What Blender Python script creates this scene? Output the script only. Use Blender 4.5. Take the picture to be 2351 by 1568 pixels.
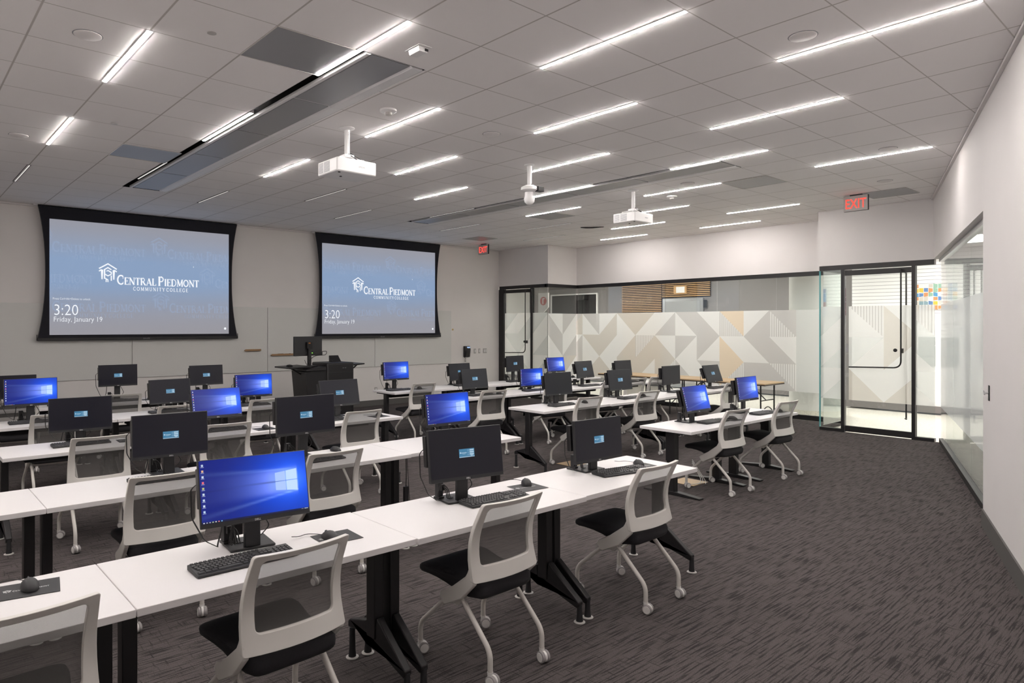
import bpy, math, random
from mathutils import Vector, Matrix
random.seed(7)
for o in list(bpy.data.objects): bpy.data.objects.remove(o)
COL = bpy.context.scene.collection
PI = math.pi
R = math.radians

# ------------------------------------------------------------------ camera, world, exposure
CAMZ = 1.76
cd = bpy.data.cameras.new('camera'); cam = bpy.data.objects.new('camera', cd); COL.objects.link(cam)
cam.location = (0, 0, CAMZ); cam.rotation_euler = (R(90), 0, R(49.641 - 90))
cd.lens = 36 * 1557.6 / 2351; cd.sensor_width = 36; cd.sensor_fit = 'HORIZONTAL'
cd.shift_x = (1175.5 - 1056.6) / 2351; cd.shift_y = -(784 - 749) / 2351
cd.clip_start = .05; cd.clip_end = 100
bpy.context.scene.camera = cam
W = bpy.data.worlds.new('world'); bpy.context.scene.world = W; W.use_nodes = True
W.node_tree.nodes['Background'].inputs[0].default_value = (.9, .93, 1, 1)
W.node_tree.nodes['Background'].inputs[1].default_value = .15
vs = bpy.context.scene.view_settings
vs.view_transform = 'Standard'; vs.look = 'None'; vs.gamma = 1; vs.use_curve_mapping = False
vs.exposure = 0.0
LIGHT_ON = 146.0; LIGHT_OFF = .75; CORRIDOR = 20.0
H = 3.708                      # ceiling height
GX0, GY0, G = 2.5575, 4.116, .61   # ceiling grid

# ------------------------------------------------------------------ materials
def srgb(r, g, b):
    f = lambda c: (c / 255 / 12.92) if c / 255 <= .04045 else ((c / 255 + .055) / 1.055) ** 2.4
    return (f(r), f(g), f(b), 1)
class Mat:
    def __init__(s, name):
        s.m = bpy.data.materials.new(name); s.m.use_nodes = True
        s.t = s.m.node_tree; s.n = s.t.nodes; s.n.clear()
        s.out = s.n.new('ShaderNodeOutputMaterial')
    def node(s, t, **k):
        n = s.n.new(t)
        for a, b in k.items(): setattr(n, a, b)
        return n
    def link(s, a, b): s.t.links.new(a, b)
    def math(s, op, a, b=None, c=None):
        n = s.node('ShaderNodeMath', operation=op)
        for i, v in enumerate((a, b, c)):
            if v is None: continue
            if isinstance(v, (int, float)): n.inputs[i].default_value = v
            else: s.link(v, n.inputs[i])
        return n.outputs[0]
def pbr(name, col, rough=.5, metal=0, spec=.5, noise=0, nscale=30, bump=0, coat=0):
    m = Mat(name); p = m.node('ShaderNodeBsdfPrincipled')
    p.inputs['Base Color'].default_value = col; p.inputs['Roughness'].default_value = rough
    p.inputs['Metallic'].default_value = metal; p.inputs['Specular IOR Level'].default_value = spec
    p.inputs['Coat Weight'].default_value = coat
    m.link(p.outputs[0], m.out.inputs[0])
    tc = m.node('ShaderNodeTexCoord'); nz = m.node('ShaderNodeTexNoise')
    nz.inputs['Scale'].default_value = nscale; nz.inputs['Detail'].default_value = 3
    m.link(tc.outputs['Object'], nz.inputs['Vector'])
    if noise:
        mx = m.node('ShaderNodeMix', data_type='RGBA')
        mx.inputs[6].default_value = tuple(c * (1 - noise) for c in col[:3]) + (1,)
        mx.inputs[7].default_value = tuple(min(1, c * (1 + noise)) for c in col[:3]) + (1,)
        m.link(nz.outputs[0], mx.inputs[0]); m.link(mx.outputs[2], p.inputs['Base Color'])
    if bump:
        b = m.node('ShaderNodeBump'); b.inputs['Strength'].default_value = bump; b.inputs['Distance'].default_value = .002
        m.link(nz.outputs[0], b.inputs['Height']); m.link(b.outputs[0], p.inputs['Normal'])
    return m.m
def emit(name, col, st):
    m = Mat(name); e = m.node('ShaderNodeEmission'); e.inputs[0].default_value = col; e.inputs[1].default_value = st
    m.link(e.outputs[0], m.out.inputs[0]); return m.m
def carpet():
    m = Mat('carpet'); p = m.node('ShaderNodeBsdfPrincipled'); p.inputs['Roughness'].default_value = .95
    p.inputs['Specular IOR Level'].default_value = .15
    tc = m.node('ShaderNodeTexCoord')
    def nz(sc, scale, det=2):
        mp = m.node('ShaderNodeMapping'); mp.inputs['Scale'].default_value = sc
        m.link(tc.outputs['Object'], mp.inputs[0]); n = m.node('ShaderNodeTexNoise')
        n.inputs['Scale'].default_value = scale; n.inputs['Detail'].default_value = det
        m.link(mp.outputs[0], n.inputs['Vector']); return n.outputs[0]
    st = nz((.055, 1, 1), 88)           # ribs running along X
    cr = nz((1, .09, 1), 80)
    fi = nz((1, 1, 1), 260, 3); bg = nz((1, 1, 1), 1.1)
    rmp = m.node('ShaderNodeMapRange'); rmp.inputs[1].default_value = .38; rmp.inputs[2].default_value = .52; m.link(st, rmp.inputs[0])
    rm2 = m.node('ShaderNodeMapRange'); rm2.inputs[1].default_value = .26; rm2.inputs[2].default_value = .42; m.link(cr, rm2.inputs[0])
    a = m.math('MULTIPLY', rmp.outputs[0], rm2.outputs[0])
    v = m.math('MULTIPLY_ADD', a, .66, .20)
    v2 = m.math('MULTIPLY', v, m.math('MULTIPLY_ADD', fi, 3.6, -.8))
    v3 = m.math('MULTIPLY', v2, m.math('MULTIPLY_ADD', bg, .5, .75))
    mx = m.node('ShaderNodeMix', data_type='RGBA')
    mx.inputs[6].default_value = (.012, .011, .012, 1); mx.inputs[7].default_value = (.130, .112, .110, 1)
    m.link(v3, mx.inputs[0]); m.link(mx.outputs[2], p.inputs['Base Color'])
    b = m.node('ShaderNodeBump'); b.inputs['Strength'].default_value = .6; b.inputs['Distance'].default_value = .004
    m.link(v2, b.inputs['Height']); m.link(b.outputs[0], p.inputs['Normal'])
    m.link(p.outputs[0], m.out.inputs[0]); return m.m
def tile_mat():
    m = Mat('ceiling_tile'); p = m.node('ShaderNodeBsdfPrincipled'); p.inputs['Roughness'].default_value = .9
    p.inputs['Specular IOR Level'].default_value = .2
    tc = m.node('ShaderNodeTexCoord'); sp = m.node('ShaderNodeSeparateXYZ'); m.link(tc.outputs['Object'], sp.inputs[0])
    def d(c, o):
        t = m.math('FRACT', m.math('ADD', m.math('DIVIDE', m.math('SUBTRACT', c, o), G), 50.5))
        return m.math('MULTIPLY', m.math('ABSOLUTE', m.math('SUBTRACT', t, .5)), G)
    dx = d(sp.outputs[0], GX0); dy = d(sp.outputs[1], GY0)
    mn = m.math('MINIMUM', m.math('SUBTRACT', dx, .0045), m.math('SUBTRACT', dy, .002))
    r = m.node('ShaderNodeMapRange'); r.inputs[1].default_value = 0; r.inputs[2].default_value = .004; m.link(mn, r.inputs[0])
    nz = m.node('ShaderNodeTexNoise'); nz.inputs['Scale'].default_value = 260; m.link(tc.outputs['Object'], nz.inputs['Vector'])
    mx = m.node('ShaderNodeMix', data_type='RGBA'); m.link(r.outputs[0], mx.inputs[0])
    mx.inputs[6].default_value = (.55, .52, .50, 1); mx.inputs[7].default_value = (.93, .905, .90, 1)
    m.link(mx.outputs[2], p.inputs['Base Color'])
    b = m.node('ShaderNodeBump'); b.inputs['Strength'].default_value = .08; b.inputs['Distance'].default_value = .001
    m.link(nz.outputs[0], b.inputs['Height']); m.link(b.outputs[0], p.inputs['Normal'])
    m.link(p.outputs[0], m.out.inputs[0]); return m.m
def glass_mat(name, tint, refl=1.0):
    m = Mat(name); t = m.node('ShaderNodeBsdfTransparent'); t.inputs[0].default_value = tint
    g = m.node('ShaderNodeBsdfGlossy'); g.inputs['Roughness'].default_value = .02
    f = m.node('ShaderNodeFresnel'); f.inputs[0].default_value = 1.5
    mx = m.node('ShaderNodeMixShader'); m.link(m.math('MINIMUM', m.math('MULTIPLY', f.outputs[0], refl), .6), mx.inputs[0])
    m.link(t.outputs[0], mx.inputs[1]); m.link(g.outputs[0], mx.inputs[2]); m.link(mx.outputs[0], m.out.inputs[0]); return m.m
def film_mat(name, col, clear):
    m = Mat(name); t = m.node('ShaderNodeBsdfTransparent')
    d = m.node('ShaderNodeBsdfDiffuse'); d.inputs[0].default_value = col
    l = m.node('ShaderNodeBsdfTranslucent'); l.inputs[0].default_value = col
    a = m.node('ShaderNodeMixShader'); a.inputs[0].default_value = .62; m.link(d.outputs[0], a.inputs[1]); m.link(l.outputs[0], a.inputs[2])
    b = m.node('ShaderNodeMixShader'); b.inputs[0].default_value = clear; m.link(a.outputs[0], b.inputs[1]); m.link(t.outputs[0], b.inputs[2])
    m.link(b.outputs[0], m.out.inputs[0]); return m.m
def mesh_mat():
    m = Mat('chair_mesh_fabric'); t = m.node('ShaderNodeBsdfTransparent'); d = m.node('ShaderNodeBsdfDiffuse')
    d.inputs[0].default_value = (.135, .13, .125, 1)
    tc = m.node('ShaderNodeTexCoord'); sp = m.node('ShaderNodeSeparateXYZ'); m.link(tc.outputs['Object'], sp.inputs[0])
    s1 = m.math('SINE', m.math('MULTIPLY', sp.outputs[0], 2600)); s2 = m.math('SINE', m.math('MULTIPLY', sp.outputs[2], 2600))
    f = m.math('MULTIPLY_ADD', m.math('MULTIPLY', s1, s2), .10, .36)
    mx = m.node('ShaderNodeMixShader'); m.link(f, mx.inputs[0]); m.link(d.outputs[0], mx.inputs[1]); m.link(t.outputs[0], mx.inputs[2])
    m.link(mx.outputs[0], m.out.inputs[0]); return m.m
def attr_screen(name, st):
    m = Mat(name); a = m.node('ShaderNodeAttribute'); a.attribute_name = 'Col'
    p = m.node('ShaderNodeBsdfPrincipled'); p.inputs['Base Color'].default_value = (.006, .006, .012, 1)
    p.inputs['Roughness'].default_value = .30; p.inputs['Specular IOR Level'].default_value = .4
    m.link(a.outputs[0], p.inputs['Emission Color']); p.inputs['Emission Strength'].default_value = st
    m.link(p.outputs[0], m.out.inputs[0]); return m.m
def wood(name, c1, c2, sc=(2, 25, 25)):
    m = Mat(name); p = m.node('ShaderNodeBsdfPrincipled'); p.inputs['Roughness'].default_value = .45
    tc = m.node('ShaderNodeTexCoord'); mp = m.node('ShaderNodeMapping'); mp.inputs['Scale'].default_value = sc
    nz = m.node('ShaderNodeTexNoise'); nz.inputs['Scale'].default_value = 3; nz.inputs['Detail'].default_value = 5
    m.link(tc.outputs['Object'], mp.inputs[0]); m.link(mp.outputs[0], nz.inputs['Vector'])
    mx = m.node('ShaderNodeMix', data_type='RGBA'); mx.inputs[6].default_value = c1; mx.inputs[7].default_value = c2
    m.link(nz.outputs[0], mx.inputs[0]); m.link(mx.outputs[2], p.inputs['Base Color']); m.link(p.outputs[0], m.out.inputs[0]); return m.m
def terrazzo():
    m = Mat('terrazzo'); p = m.node('ShaderNodeBsdfPrincipled'); p.inputs['Roughness'].default_value = .25
    tc = m.node('ShaderNodeTexCoord'); v = m.node('ShaderNodeTexVoronoi'); v.inputs['Scale'].default_value = 45
    m.link(tc.outputs['Object'], v.inputs['Vector'])
    r = m.node('ShaderNodeMapRange'); r.inputs[1].default_value = .16; r.inputs[2].default_value = .3; m.link(v.outputs[0], r.inputs[0])
    mx = m.node('ShaderNodeMix', data_type='RGBA'); m.link(r.outputs[0], mx.inputs[0])
    mx.inputs[6].default_value = (.42, .38, .32, 1); mx.inputs[7].default_value = (.82, .78, .70, 1)
    m.link(mx.outputs[2], p.inputs['Base Color']); m.link(p.outputs[0], m.out.inputs[0]); return m.m
def siding():
    m = Mat('white_siding'); p = m.node('ShaderNodeBsdfPrincipled'); p.inputs['Roughness'].default_value = .5
    tc = m.node('ShaderNodeTexCoord'); sp = m.node('ShaderNodeSeparateXYZ'); m.link(tc.outputs['Object'], sp.inputs[0])
    fr = m.math('FRACT', m.math('DIVIDE', sp.outputs[2], .075)); g = m.math('GREATER_THAN', fr, .12)
    up = m.math('GREATER_THAN', sp.outputs[2], 2.0); g2 = m.math('MAXIMUM', g, m.math('SUBTRACT', 1, up))
    mx = m.node('ShaderNodeMix', data_type='RGBA'); m.link(g2, mx.inputs[0])
    mx.inputs[6].default_value = (.30, .29, .30, 1); mx.inputs[7].default_value = (.84, .83, .83, 1)
    m.link(mx.outputs[2], p.inputs['Base Color']); m.link(p.outputs[0], m.out.inputs[0]); return m.m
M = dict(
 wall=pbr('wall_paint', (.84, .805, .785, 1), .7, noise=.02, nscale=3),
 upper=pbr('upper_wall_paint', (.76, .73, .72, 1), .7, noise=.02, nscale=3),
 board=pbr('whiteboard', (.74, .735, .71, 1), .35, spec=.4),
 carpet=carpet(), tile=tile_mat(),
 base=pbr('rubber_base', (.10, .095, .09, 1), .6), black=pbr('black_metal', (.012, .011, .012, 1), .42),
 blackp=pbr('black_plastic', (.018, .018, .02, 1), .5, bump=.1, nscale=400),
 keycap=pbr('keycap', (.03, .03, .033, 1), .45), seat=pbr('seat_fabric', (.016, .015, .018, 1), .85, noise=.3, nscale=200, bump=.4),
 frame=pbr('chair_white_plastic', (.70, .675, .64, 1), .42), leg=pbr('chair_white_metal', (.68, .65, .61, 1), .35),
 hub=pbr('caster_white', (.80, .78, .76, 1), .4), tread=pbr('caster_grey', (.33, .31, .31, 1), .55),
 top=pbr('white_laminate', (.79, .765, .765, 1), .38, noise=.01, nscale=4), topedge=pbr('laminate_edge', (.74, .69, .65, 1), .5),
 grey=pbr('grey_metal_panel', (.33, .335, .345, 1), .38, metal=.25), silver=pbr('silver_metal', (.55, .55, .56, 1), .3, metal=.9),
 white=pbr('white_plastic', (.84, .83, .83, 1), .4), mesh=mesh_mat(),
 glass=glass_mat('clear_glass', (.96, .985, .975, 1)), glassr=glass_mat('clear_glass_strong', (.95, .975, .97, 1), 2.2),
 glassedge=pbr('green_glass_edge', (.10, .42, .45, 1), .15),
 filmw=film_mat('film_white', (.95, .94, .93, 1), .10), filmg=film_mat('film_grey', (.74, .72, .71, 1), .16),
 filmt=film_mat('film_taupe', (.80, .755, .70, 1), .16), filmo=film_mat('film_tan', (.92, .78, .62, 1), .12),
 filmc=film_mat('film_frost', (.88, .89, .88, 1), .25),
 filml=film_mat('film_light_frost', (.88, .90, .92, 1), .62), oak=wood('tray_oak', (.30, .17, .08, 1), (.42, .26, .13, 1)), tan=wood('table_tan', (.55, .38, .20, 1), (.68, .50, .30, 1), (2, 25, 25)),
 tanedge=pbr('table_dark_edge', (.06, .04, .03, 1), .4), slat=wood('slat_wood', (.50, .30, .13, 1), (.62, .38, .18, 1), (25, 2, 25)),
 dark=pbr('dark_void', (.006, .005, .006, 1), .9), panel=pbr('grey_wall_panel', (.20, .185, .185, 1), .4),
 terr=terrazzo(), siding=siding(), corrw=pbr('corridor_white', (.80, .79, .77, 1), .5), green=pbr('dark_green', (.10, .16, .15, 1), .4),
 red=pbr('sign_red', (.55, .03, .03, 1), .4), exitred=emit('exit_red', (1, .045, .03, 1), 2.6), plate=pbr('plate', (.50, .48, .46, 1), .4),
 brass=pbr('brass', (.55, .40, .18, 1), .4, metal=.6), border=pbr('screen_border', (.006, .006, .012, 1), .8),
 lamp=emit('lamp_lens', (1, .945, .905, 1), LIGHT_ON), lampoff=emit('lamp_lens_off_glow', (1, .95, .90, 1), LIGHT_OFF),  # switched-off lenses get a weak added glow so they look white
 corr=emit('corridor_lamp', (1, .97, .93, 1), CORRIDOR), led=emit('green_led', (.3, 1, .1, 1), 2), orange=pbr('orange_label', (.8, .25, .04, 1), .5),
 desk=attr_screen('desktop_picture', 1.0), login=attr_screen('login_picture', 1.0), art=attr_screen('art', .0),
 lettering=emit('projected_white', (.92, .95, 1, 1), 1.0), ghost=emit('projected_ghost', (.245, .36, .56, 1), 1.0),
 tagw=pbr('white_print', (.75, .75, .75, 1), .5), icongrey=pbr('grey_print', (.30, .30, .32, 1), .5),
)
g_ = Mat('projected_ghost'); e_ = g_.node('ShaderNodeEmission'); e_.inputs[0].default_value = (.33, .42, .60, 1); t_ = g_.node('ShaderNodeBsdfTransparent'); x_ = g_.node('ShaderNodeMixShader'); x_.inputs[0].default_value = .40
g_.link(t_.outputs[0], x_.inputs[1]); g_.link(e_.outputs[0], x_.inputs[2]); g_.link(x_.outputs[0], g_.out.inputs[0]); M['ghost'] = g_.m
# painted surface of the wall pictures is ordinary diffuse colour
mm = Mat('printed_art'); aa = mm.node('ShaderNodeAttribute'); aa.attribute_name = 'Col'; pp = mm.node('ShaderNodeBsdfPrincipled')
mm.link(aa.outputs[0], pp.inputs['Base Color']); pp.inputs['Roughness'].default_value = .4; mm.link(pp.outputs[0], mm.out.inputs[0]); M['art'] = mm.m

# ------------------------------------------------------------------ mesh helpers
class MB:
    def __init__(s): s.v = []; s.f = []; s.m = []; s.c = None
    def add(s, vs, fs, mi=0):
        o = len(s.v); s.v += [tuple(v) for v in vs]; s.f += [tuple(i + o for i in f) for f in fs]; s.m += [mi] * len(fs); return s
    def box(s, x0, x1, y0, y1, z0, z1, mi=0, T=None):
        v = [(x, y, z) for z in (z0, z1) for y in (y0, y1) for x in (x0, x1)]
        if T is not None: v = [T @ Vector(p) for p in v]
        return s.add(v, [(0, 2, 3, 1), (4, 5, 7, 6), (0, 1, 5, 4), (2, 6, 7, 3), (0, 4, 6, 2), (1, 3, 7, 5)], mi)
    def prism(s, poly, a0, a1, axis='x', mi=0):
        """extrude a 2D outline along an axis; outline is (y,z) for x, (x,z) for y, (x,y) for z"""
        n = len(poly)
        P = {'x': lambda p, a: (a, p[0], p[1]), 'y': lambda p, a: (p[0], a, p[1]), 'z': lambda p, a: (p[0], p[1], a)}[axis]
        v = [P(p, a0) for p in poly] + [P(p, a1) for p in poly]
        f = [tuple(range(n))[::-1], tuple(range(n, 2 * n))] + [(i, (i + 1) % n, n + (i + 1) % n, n + i) for i in range(n)]
        return s.add(v, f, mi)
    def tube(s, pts, r, n=10, mi=0, cap=True):
        pts = [Vector(p) for p in pts]; L = len(pts); vs = []; up = None
        for i, p in enumerate(pts):
            d = ((pts[min(i + 1, L - 1)] - pts[max(i - 1, 0)])).normalized()
            if up is None: up = Vector((0, 0, 1)) if abs(d.z) < .9 else Vector((0, 1, 0))
            a = d.cross(up).normalized(); b = a.cross(d).normalized(); up = b
            rr = r[i] if isinstance(r, (list, tuple)) else r
            for k in range(n):
                t = 2 * PI * k / n; vs.append(p + a * math.cos(t) * rr + b * math.sin(t) * rr)
        fs = [(i * n + k, i * n + (k + 1) % n, (i + 1) * n + (k + 1) % n, (i + 1) * n + k) for i in range(L - 1) for k in range(n)]
        if cap: fs += [tuple(range(n))[::-1], tuple(range((L - 1) * n, L * n))]
        return s.add(vs, fs, mi)
    def lathe(s, prof, c=(0, 0, 0), n=24, axis='z', mi=0):
        vs = []
        for r, h in prof:
            for k in range(n):
                t = 2 * PI * k / n; a, b = r * math.cos(t), r * math.sin(t)
                vs.append({'z': (c[0] + a, c[1] + b, c[2] + h), 'x': (c[0] + h, c[1] + a, c[2] + b), 'y': (c[0] + b, c[1] + h, c[2] + a)}[axis])
        L = len(prof)
        fs = [(i * n + k, i * n + (k + 1) % n, (i + 1) * n + (k + 1) % n, (i + 1) * n + k) for i in range(L - 1) for k in range(n)]
        fs += [tuple(range(n))[::-1], tuple(range((L - 1) * n, L * n))]
        return s.add(vs, fs, mi)
    def poly(s, pts, mi=0): return s.add(pts, [tuple(range(len(pts)))], mi)
def build(mb, name, mats, parent=None, bev=0, smooth=35, colors=None):
    me = bpy.data.meshes.new(name); me.from_pydata(mb.v, [], mb.f)
    if not isinstance(mats, (list, tuple)): mats = [mats]
    for m in mats: me.materials.append(M[m] if isinstance(m, str) else m)
    me.polygons.foreach_set('material_index', mb.m)
    if colors:
        ca = me.color_attributes.new('Col', 'FLOAT_COLOR', 'CORNER')
        k = 0
        for p, c in zip(me.polygons, colors):
            for li in range(p.loop_total):
                cc = c[li] if isinstance(c[0], (tuple, list)) else c
                ca.data[k].color = (cc[0], cc[1], cc[2], 1); k += 1
    import bmesh
    bm = bmesh.new(); bm.from_mesh(me)
    if not colors: bmesh.ops.recalc_face_normals(bm, faces=bm.faces)
    bm.to_mesh(me); bm.free()
    if smooth:
        for p in me.polygons: p.use_smooth = True
        me.set_sharp_from_angle(angle=R(smooth))
    o = bpy.data.objects.new(name, me); COL.objects.link(o)
    if parent is not None: o.parent = parent
    if bev:
        b = o.modifiers.new('b', 'BEVEL'); b.width = bev; b.segments = 2; b.limit_method = 'ANGLE'; b.angle_limit = R(40)
    return o
def tag(o, label, cat, group=None):
    o['label'] = label; o['category'] = cat
    if group: o['group'] = group
    return o
def thing(name, label, cat, loc=(0, 0, 0), rz=0, group=None):
    o = bpy.data.objects.new(name, None); COL.objects.link(o); o.location = loc; o.rotation_euler = (0, 0, rz)
    o.empty_display_size = .1
    return tag(o, label, cat, group)
def struct(o): o['kind'] = 'structure'; return o
def copy_tree(o, parent=None):
    c = o.copy(); COL.objects.link(c); c.parent = parent
    for ch in list(o.children): copy_tree(ch, c)
    return c
def bend(pts, r=.04, n=5):
    """round the inner corners of a polyline"""
    P = [Vector(p) for p in pts]; out = [P[0]]
    for i in range(1, len(P) - 1):
        a = (P[i - 1] - P[i]); b = (P[i + 1] - P[i]); q = min(r, a.length * .45, b.length * .45)
        A = P[i] + a.normalized() * q; B = P[i] + b.normalized() * q
        for k in range(n + 1):
            t = k / n; out.append(A * (1 - t) ** 2 + P[i] * 2 * t * (1 - t) + B * t * t)
    return out + [P[-1]]
def text_mesh(s, size, mat, parent, name, T, align='LEFT', ext=.0003, sx=1.0, shear=0):
    cu = bpy.data.curves.new('t', 'FONT'); cu.body = s; cu.size = size; cu.extrude = ext; cu.align_x = align; cu.offset = -.011 * size if mat == 'lettering' else 0; cu.resolution_u = 3
    cu.shear = shear
    ob = bpy.data.objects.new('t', cu); COL.objects.link(ob); bpy.context.view_layer.update()
    me = bpy.data.meshes.new_from_object(ob.evaluated_get(bpy.context.evaluated_depsgraph_get()))
    bpy.data.objects.remove(ob); bpy.data.curves.remove(cu)
    me.transform(T @ Matrix.Diagonal((sx, 1, 1, 1))); me.materials.clear(); me.materials.append(M[mat]); me.name = name
    o = bpy.data.objects.new(name, me); COL.objects.link(o); o.parent = parent; return o
FACE = lambda x, y, z: Matrix.Translation((x, y, z)) @ Matrix.Rotation(R(90), 4, 'X')      # text standing up, read from -Y

# ------------------------------------------------------------------ serif lettering and the emblem, drawn as strokes
def arc(cx, cy, rx, ry, a0, a1, n=10): return [(cx + rx * math.cos(R(a0 + (a1 - a0) * i / n)), cy + ry * math.sin(R(a0 + (a1 - a0) * i / n))) for i in range(n + 1)]
TK, TN = .15, .06
GL = {   # width, [(points, stroke width)], serif marks (x, y)
 'C': (.82, [(arc(.45, .5, .37, .46, 50, 310, 16), .12), ([(.69, .62), (.69, .93)], .05), ([(.69, .08), (.69, .3)], .04)], []),
 'E': (.70, [([(.17, 0), (.17, 1)], TK), ([(.05, .97), (.62, .97)], TN), ([(.05, .03), (.65, .03)], TN), ([(.17, .52), (.48, .52)], TN), ([(.61, 1), (.61, .8)], .05), ([(.64, 0), (.64, .22)], .05), ([(.47, .42), (.47, .62)], .05)], []),
 'N': (.92, [([(.16, 0), (.16, 1)], .07), ([(.14, .98), (.76, .02)], TK), ([(.76, 0), (.76, 1)], .07)], [(.16, 0), (.76, 1), (.12, 1)]),
 'T': (.78, [([(.39, 0), (.39, 1)], TK), ([(.06, .97), (.72, .97)], TN), ([(.07, 1), (.07, .76)], .05), ([(.71, 1), (.71, .76)], .05)], [(.39, 0)]),
 'R': (.86, [([(.17, 0), (.17, 1)], TK), ([(.05, .97), (.4, .97)] + arc(.4, .74, .22, .23, 90, -90, 8) + [(.2, .51)], .08), ([(.4, .5), (.75, .02)], TK)], [(.17, 0), (.74, 0)]),
 'A': (.90, [([(.12, 0), (.45, .98)], .07), ([(.43, .98), (.77, 0)], TK), ([(.22, .33), (.64, .33)], TN)], [(.12, 0), (.77, 0)]),
 'L': (.70, [([(.17, 0), (.17, 1)], TK), ([(.05, .03), (.64, .03)], TN), ([(.62, 0), (.62, .28)], .05)], [(.17, 1)]),
 'P': (.76, [([(.17, 0), (.17, 1)], TK), ([(.05, .97), (.4, .97)] + arc(.4, .72, .24, .25, 90, -90, 8) + [(.2, .47)], .09)], [(.17, 0)]),
 'I': (.40, [([(.2, 0), (.2, 1)], TK)], [(.2, 0), (.2, 1)]),
 'D': (.90, [([(.17, 0), (.17, 1)], TK), ([(.05, .97), (.35, .97)] + arc(.38, .5, .38, .47, 90, -90, 12) + [(.05, .03)], .09)], []),
 'M': (1.05, [([(.14, 0), (.17, 1)], .07), ([(.17, .98), (.5, .08)], TK), ([(.5, .08), (.84, .98)], .07), ([(.85, 1), (.88, 0)], TK)], [(.14, 0), (.88, 0), (.12, 1), (.9, 1)]),
 'O': (.92, [(arc(.45, .5, .36, .45, 0, 360, 20), .12)], []),
 'U': (.88, [([(.17, 1), (.17, .35)] + arc(.43, .33, .26, .29, 180, 360, 10) + [(.69, 1)], .10)], [(.17, 1), (.69, 1)]),
 'Y': (.84, [([(.1, 1), (.42, .46)], TK), ([(.74, 1), (.42, .46)], .07), ([(.42, .5), (.42, 0)], TK)], [(.42, 0), (.1, 1), (.74, 1)]),
 'G': (.90, [(arc(.45, .5, .37, .46, 50, 325, 16), .12), ([(.72, .05), (.72, .44)], .11), ([(.56, .44), (.84, .44)], .05), ([(.69, .62), (.69, .93)], .05)], [])}
EMB = [([(0, .70), (.5, .97), (1, .70)], .075), ([(0, .56), (.13, .64), (.17, .64), (.17, .14)], .07), ([(1, .56), (.87, .64), (.83, .64), (.83, .14)], .07),
       ([(.70, .66), (.50, .77), (.31, .66), (.31, .17)], .07), ([(.31, .43), (.50, .33), (.69, .43), (.69, .52), (.50, .62), (.42, .57)], .065),
       ([(.31, .22), (.5, .12), (.5, .0)], .06), ([(.40, .0), (.40, .16)], .06), ([(.69, .36), (.69, .08)], .07)]
def strokes(mb, S, x0, y0, sx, sy, F, mi=0, wk=.5):
    for pts, w in S:
        P = [Vector((x0 + p[0] * sx, y0 + p[1] * sy)) for p in pts]; hw = w * sy * wk; L = len(P); prev = None
        ring = []
        for i in range(L):
            d = (P[min(i + 1, L - 1)] - P[max(i - 1, 0)]); d = d.normalized() if d.length > 1e-9 else Vector((1, 0))
            n = Vector((-d.y, d.x)); k = 1.0
            if 0 < i < L - 1:
                e = (P[i] - P[i - 1]).normalized(); k = 1 / max(.5, abs(n.dot(Vector((-e.y, e.x)))))
            ring.append((P[i] + n * hw * k, P[i] - n * hw * k))
        for a, b in zip(ring, ring[1:]): mb.add([F(*a[0]), F(*a[1]), F(*b[1]), F(*b[0])], [(0, 1, 2, 3)], mi)
def serif_text(mb, words, x, y, cap, F, small=.78, space=.0, sxk=.86):
    """words in small caps: first letter of each word full height"""
    for w in words.split(' '):
        for i, ch in enumerate(w):
            h = cap if (i == 0 or small == 1) else cap * small
            wd, S, ser = GL[ch]
            S2 = S + [([(a - .13, .02 + b * .96), (a + .13, .02 + b * .96)], .045) for a, b in ser]
            strokes(mb, S2, x, y, h * sxk, h, F, 0, .60 if small < 1 else .5); x += (wd * sxk + space) * h
        x += cap * .16
    return x
def text_width(words, cap, small=.78, space=0, sxk=.86):
    m = MB(); return serif_text(m, words, 0, 0, cap, lambda a, b: (a, 0, b), small, space, sxk) - cap * .16

# ================================================================== THE ROOM
PA = math.atan(.341); PO = Vector((5.83, 1.04, 0)); PT = Matrix.Translation(PO) @ Matrix.Rotation(PA, 4, 'Z')   # right wall frame: x runs along the wall, -y is outside
m = MB(); m.poly([(-2, -1.70, 0), (12.2, 3.142, 0), (12.2, 4.87, 0), (13.15, 4.87, 0), (13.15, 11.0, 0), (12.1, 11.0, 0), (12.1, 12.7, 0), (-2, 12.7, 0)])
m.prism([(-2, -1.70), (12.2, 3.142), (12.2, 4.87), (13.15, 4.87), (13.15, 11.0), (12.1, 11.0), (12.1, 12.7), (-2, 12.7)], -.03, -.002, 'z')
struct(build(m, 'floor', 'carpet', smooth=0))
m = MB(); m.box(-2.5, 19, -6, 17.5, -.12, -.035); o = struct(build(m, 'floor_corridor', 'terr', smooth=0))
holes = [(2.53, 3.135, 4.10, 10.25), (7.41, 8.015, 4.10, 10.25)]
xs = [-2.1, 2.53, 3.135, 7.41, 8.015, 13.3]; ys = [-2, 4.10, 10.25, 12.85]
m = MB()
for a, b in zip(xs, xs[1:]):
    for c, d in zip(ys, ys[1:]):
        if any(abs(a - q[0]) < .01 and abs(c - q[2]) < .01 for q in holes): continue
        m.poly([(a, c, H), (a, d, H), (b, d, H), (b, c, H)])
struct(build(m, 'ceiling', 'tile', smooth=0))
m = MB(); m.box(13.28, 18, -6, 17, 3.32, 3.4); m.box(12.29, 13.28, -6, 4.74, 3.32, 3.4); m.box(12.23, 13.28, 11.13, 17, 3.32, 3.4); m.box(5, 12.29, -6, .7, 3.32, 3.4); m.prism([(5.9, .7), (12.29, .7), (12.29, 3.0), (5.9, .8)], 3.32, 3.4, 'z')
struct(build(m, 'ceiling_corridor', 'corrw', smooth=0))
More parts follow.
